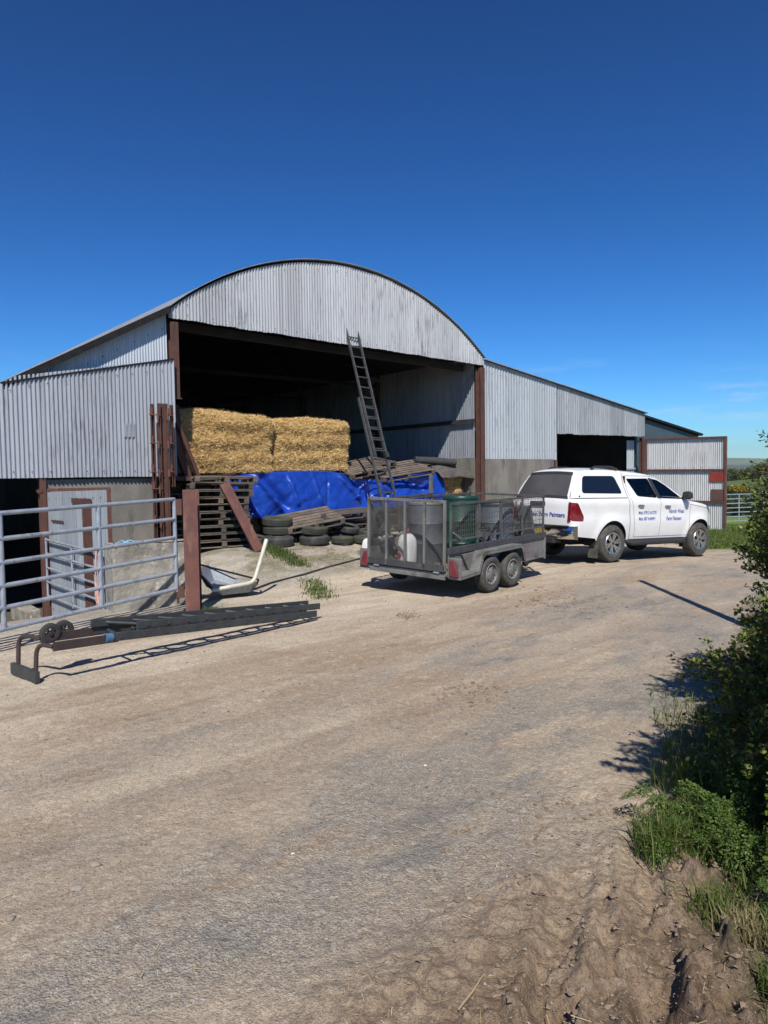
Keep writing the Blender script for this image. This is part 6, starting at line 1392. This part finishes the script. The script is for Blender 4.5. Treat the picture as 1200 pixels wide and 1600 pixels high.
# ------------------------------------------------------------------ red machine behind the pickup
mc=thing('farm_implement','rusty red farm implement with uprights showing over the pickup roof in the doorway','implement',W(13.2,-2.0,0),BARN_RZ)
z0=gzf(*W(13.2,-2.0,0)[:2])
t=MB(); t.beam((-1.2,0,1.75),(1.5,0,1.82),.12,.12); t.beam((-1.2,0,z0),(-1.2,0,1.75),.10,.10,(1,0,0)); t.beam((1.4,0,z0),(1.4,0,1.8),.10,.10,(1,0,0)); t.beam((-1.2,.6,.7),(1.5,.6,.7),.12,.12); t.beam((0,.0,1.7),(0,.6,.7),.1,.1); t.build('frame',M['rust2'],mc,bevel=.005)
M['redpaint']=mk('faded_red_paint',(.17,.042,.03),(.12,.035,.026),5,rough=.6)
for x,h in ((-1.0,.06),(-.70,.05),(.15,.22),(.22,.18),(.70,.06),(.95,.05)):
    t=MB(); t.beam((x,-.02,1.78),(x+.04,-.02,1.83+h),.07,.05,(1,0,0)); t.build('tine',M['redpaint'],mc,bevel=.004)
t=MB(); t.box((-.95,0,1.82),(.30,.10,.10)); t.box((.85,0,1.84),(.34,.08,.10)); t.build('bracket',M['redpaint'],mc,bevel=.006)
# ------------------------------------------------------------------ field gate, hedges, trees, woods and haze
fa=Vector((12.35,26.0,0)); fb=Vector((16.2,27.4,0)); fv=fb-fa; z0=-.10
fg=thing('field_gate','pale galvanised seven-rail field gate into the meadow right of the open barn door','gate',(fa.x,fa.y,z0),math.atan2(fv.y,fv.x))
for k in range(7):
    t=MB(); z=.15+.165*k; t.tube([(0,0,z),(fv.length,0,z)],.021,8); t.build('rail',M['galvp'],fg,smooth=60)
for f_ in (0,.21,.5,.8,1.0):
    t=MB(); t.tube([(fv.length*f_,0,.12),(fv.length*f_,0,1.16)],.022,8); t.build('upright',M['galvp'],fg,smooth=60)
t=MB(); t.box((0,0,.7),(.16,.16,1.6)); o=None if True else t.build('gate_post',M['wood_dk'],None,bevel=.01); pass
def clump(name,label,pts,n,size,mat,seed,cat,kind=None,group=None,trunk=False):
    """leafy mass: leaf-size faces spread through several blobs (centre, radii)"""
    g=np.random.default_rng(seed); w=np.array([r[0]*r[1]*r[2] for c,r in pts])**.7; w/=w.sum(); i=g.choice(len(pts),n,p=w); C=np.array([c for c,r in pts])[i]; R_=np.array([r for c,r in pts])[i]
    d=rv(n); P=C+d*R_*(g.random(n)**.35)[:,None]; f=fbm(P[:,0]/size/7+P[:,2]/size/9,P[:,1]/size/7+P[:,2]/size/5,seed,3); keep=f>.40; P=P[keep]; m=len(P)
    V=leaf_soup(P,rv(m),rv(m)+np.array([0,0,.6]),g.uniform(.6,1.5,m)*size,OVAL)
    if trunk:
        b0=Vector(trunk); o=thing(name,label,cat,b0,0,group); t=MB(); top=max(c[2] for c,r in pts); t.tube([(0,0,-.3),(.1,.05,(top-b0.z)*.5),(0,0,(top-b0.z)*.95)],[.22,.16,.05],8)
        for k in range(6):
            c,r=pts[k%len(pts)]; t.tube([(0.05,0,(top-b0.z)*.4),((c[0]-b0.x)*.6,(c[1]-b0.y)*.6,(c[2]-b0.z)*.85),(c[0]-b0.x,c[1]-b0.y,c[2]-b0.z)],[.09,.06,.03],6)
        t.build('trunk',M['bark'],o,smooth=60); q=soup('crown',V-np.array(b0),len(OVAL),M[mat],o); return o
    o=soup(name,V,len(OVAL),M[mat]); return tag(o,label,cat,group,kind)
# rough hedge bushes just beyond the field gate
def at(px,Y,dz=0): 
    x=(px-600)/1110*Y; return (x,Y,gzf(x,Y)+dz)
clump('field_hedge','dark bushy hedge crossing the meadow just beyond the pale field gate','',[],0,'hedgeleaf',0,'hedge') if False else None
def hedge_row(name,label,px0,px1,Y0,Y1,h,n,size,mat,seed,cat='hedge',kind=None):
    g=np.random.default_rng(seed); pts=[]
    m=max(4,int(abs(px1-px0)/3))
    for k in range(m):
        f=k/(m-1); c=at(px0+(px1-px0)*f,Y0+(Y1-Y0)*f,h*.45); r=h*g.uniform(.42,.72); pts.append((c,(r*1.2,r,h*.5*g.uniform(.75,1.15))))
    return clump(name,label,pts,n,size,mat,seed,cat,kind)
hedge_row('field_hedge','dark bushy hedge crossing the meadow just beyond the pale field gate',1130,1185,62,58,2.0,5000,.16,'hedgeleaf',201)
hedge_row('gorse_hedge','straggling brown-green hedge halfway up the far field',1120,1240,104,108,1.5,5000,.20,'hedgeleaf',203)
pts=[(at(px,103,1.0),(.75,.6,.55)) for px in (1150,1156,1161)]; clump('gorse_bush','gorse bush in yellow flower in the field hedge, left of the hawthorn',pts,1500,.22,'gorse',204,'gorse')
hedge_row('field_hedge','low dark hedge line along the lower edge of the sloping green field',1120,1240,84,88,1.2,3200,.18,'hedgeleaf',205)
trees=[(1128,176,7.2),(1136,180,6.0),(1144,184,6.8),(1152,180,7.6),(1160,186,6.2),(1168,182,7.4),(1177,188,8.2),(1186,184,7.8),(1196,190,9.0),(1206,186,8.4),(1218,190,9.2),(1122,190,8.0)]
names=['leftmost, half behind the door edge','second from the door edge, low and rounded','third from the door edge','with a broad brown crown near the middle','low, in the dip of the wood edge','narrow, right of the dip','tall, left of the hawthorn tip','close behind the hawthorn tip','tallest, hidden by the hawthorn','behind the hawthorn leaves','far right, behind the hawthorn','behind the open barn door']
for k,(px,Y_,h) in enumerate(trees):
    c=at(px,Y_); g=np.random.default_rng(300+k); pts=[]
    for j in range(7): pts.append(((c[0]+g.normal(0,.20)*h,c[1]+g.normal(0,.2)*h,c[2]+h*g.uniform(.12,.30)),(h*g.uniform(.16,.26),h*.22,h*g.uniform(.08,.13))))
    clump('field_tree',f'hazy tree beyond the green field, {names[k]}',pts,1300,.38,'farleaf',300+k,'tree',group='trees along the top of the green field',trunk=c)
# far woods and hedges in the valley: one mass
g=np.random.default_rng(9); pts=[]
for k in range(420):
    Y_=g.uniform(420,5200) ; px=g.uniform(1090,1290); c=at(px,Y_,2.5); 
    L_=g.uniform(10,70)*(Y_/1500)**.5; 
    for j in range(3): pts.append(((c[0]+(j-1)*L_*.5,c[1]+g.normal(0,3),c[2]),(L_*.4,6,g.uniform(3,6.5)*(Y_/1800)**.35)))
clump('valley_woods','far hedgerows and woods across the hazy valley',pts,30000,2.6,'farleaf',401,'woods','stuff')
# ------------------------------------------------------------------ haze
hz=MB(); hz.box((0,3650,50),(12600,8200,400)); hz_=hz.build('haze',bpy.data.materials.new('haze_air'),None); tag(hz_,kind='stuff')
m=hz_.data.materials[0]; m.use_nodes=True; nt=m.node_tree; nt.nodes.clear(); out=nt.nodes.new('ShaderNodeOutputMaterial'); pv=nt.nodes.new('ShaderNodeVolumePrincipled'); pv.inputs['Color'].default_value=(.80,.88,1,1); pv.inputs['Density'].default_value=.00010; pv.inputs['Anisotropy'].default_value=.2
L(nt,pv.outputs[0],out.inputs['Volume'])
HAZE=hz_
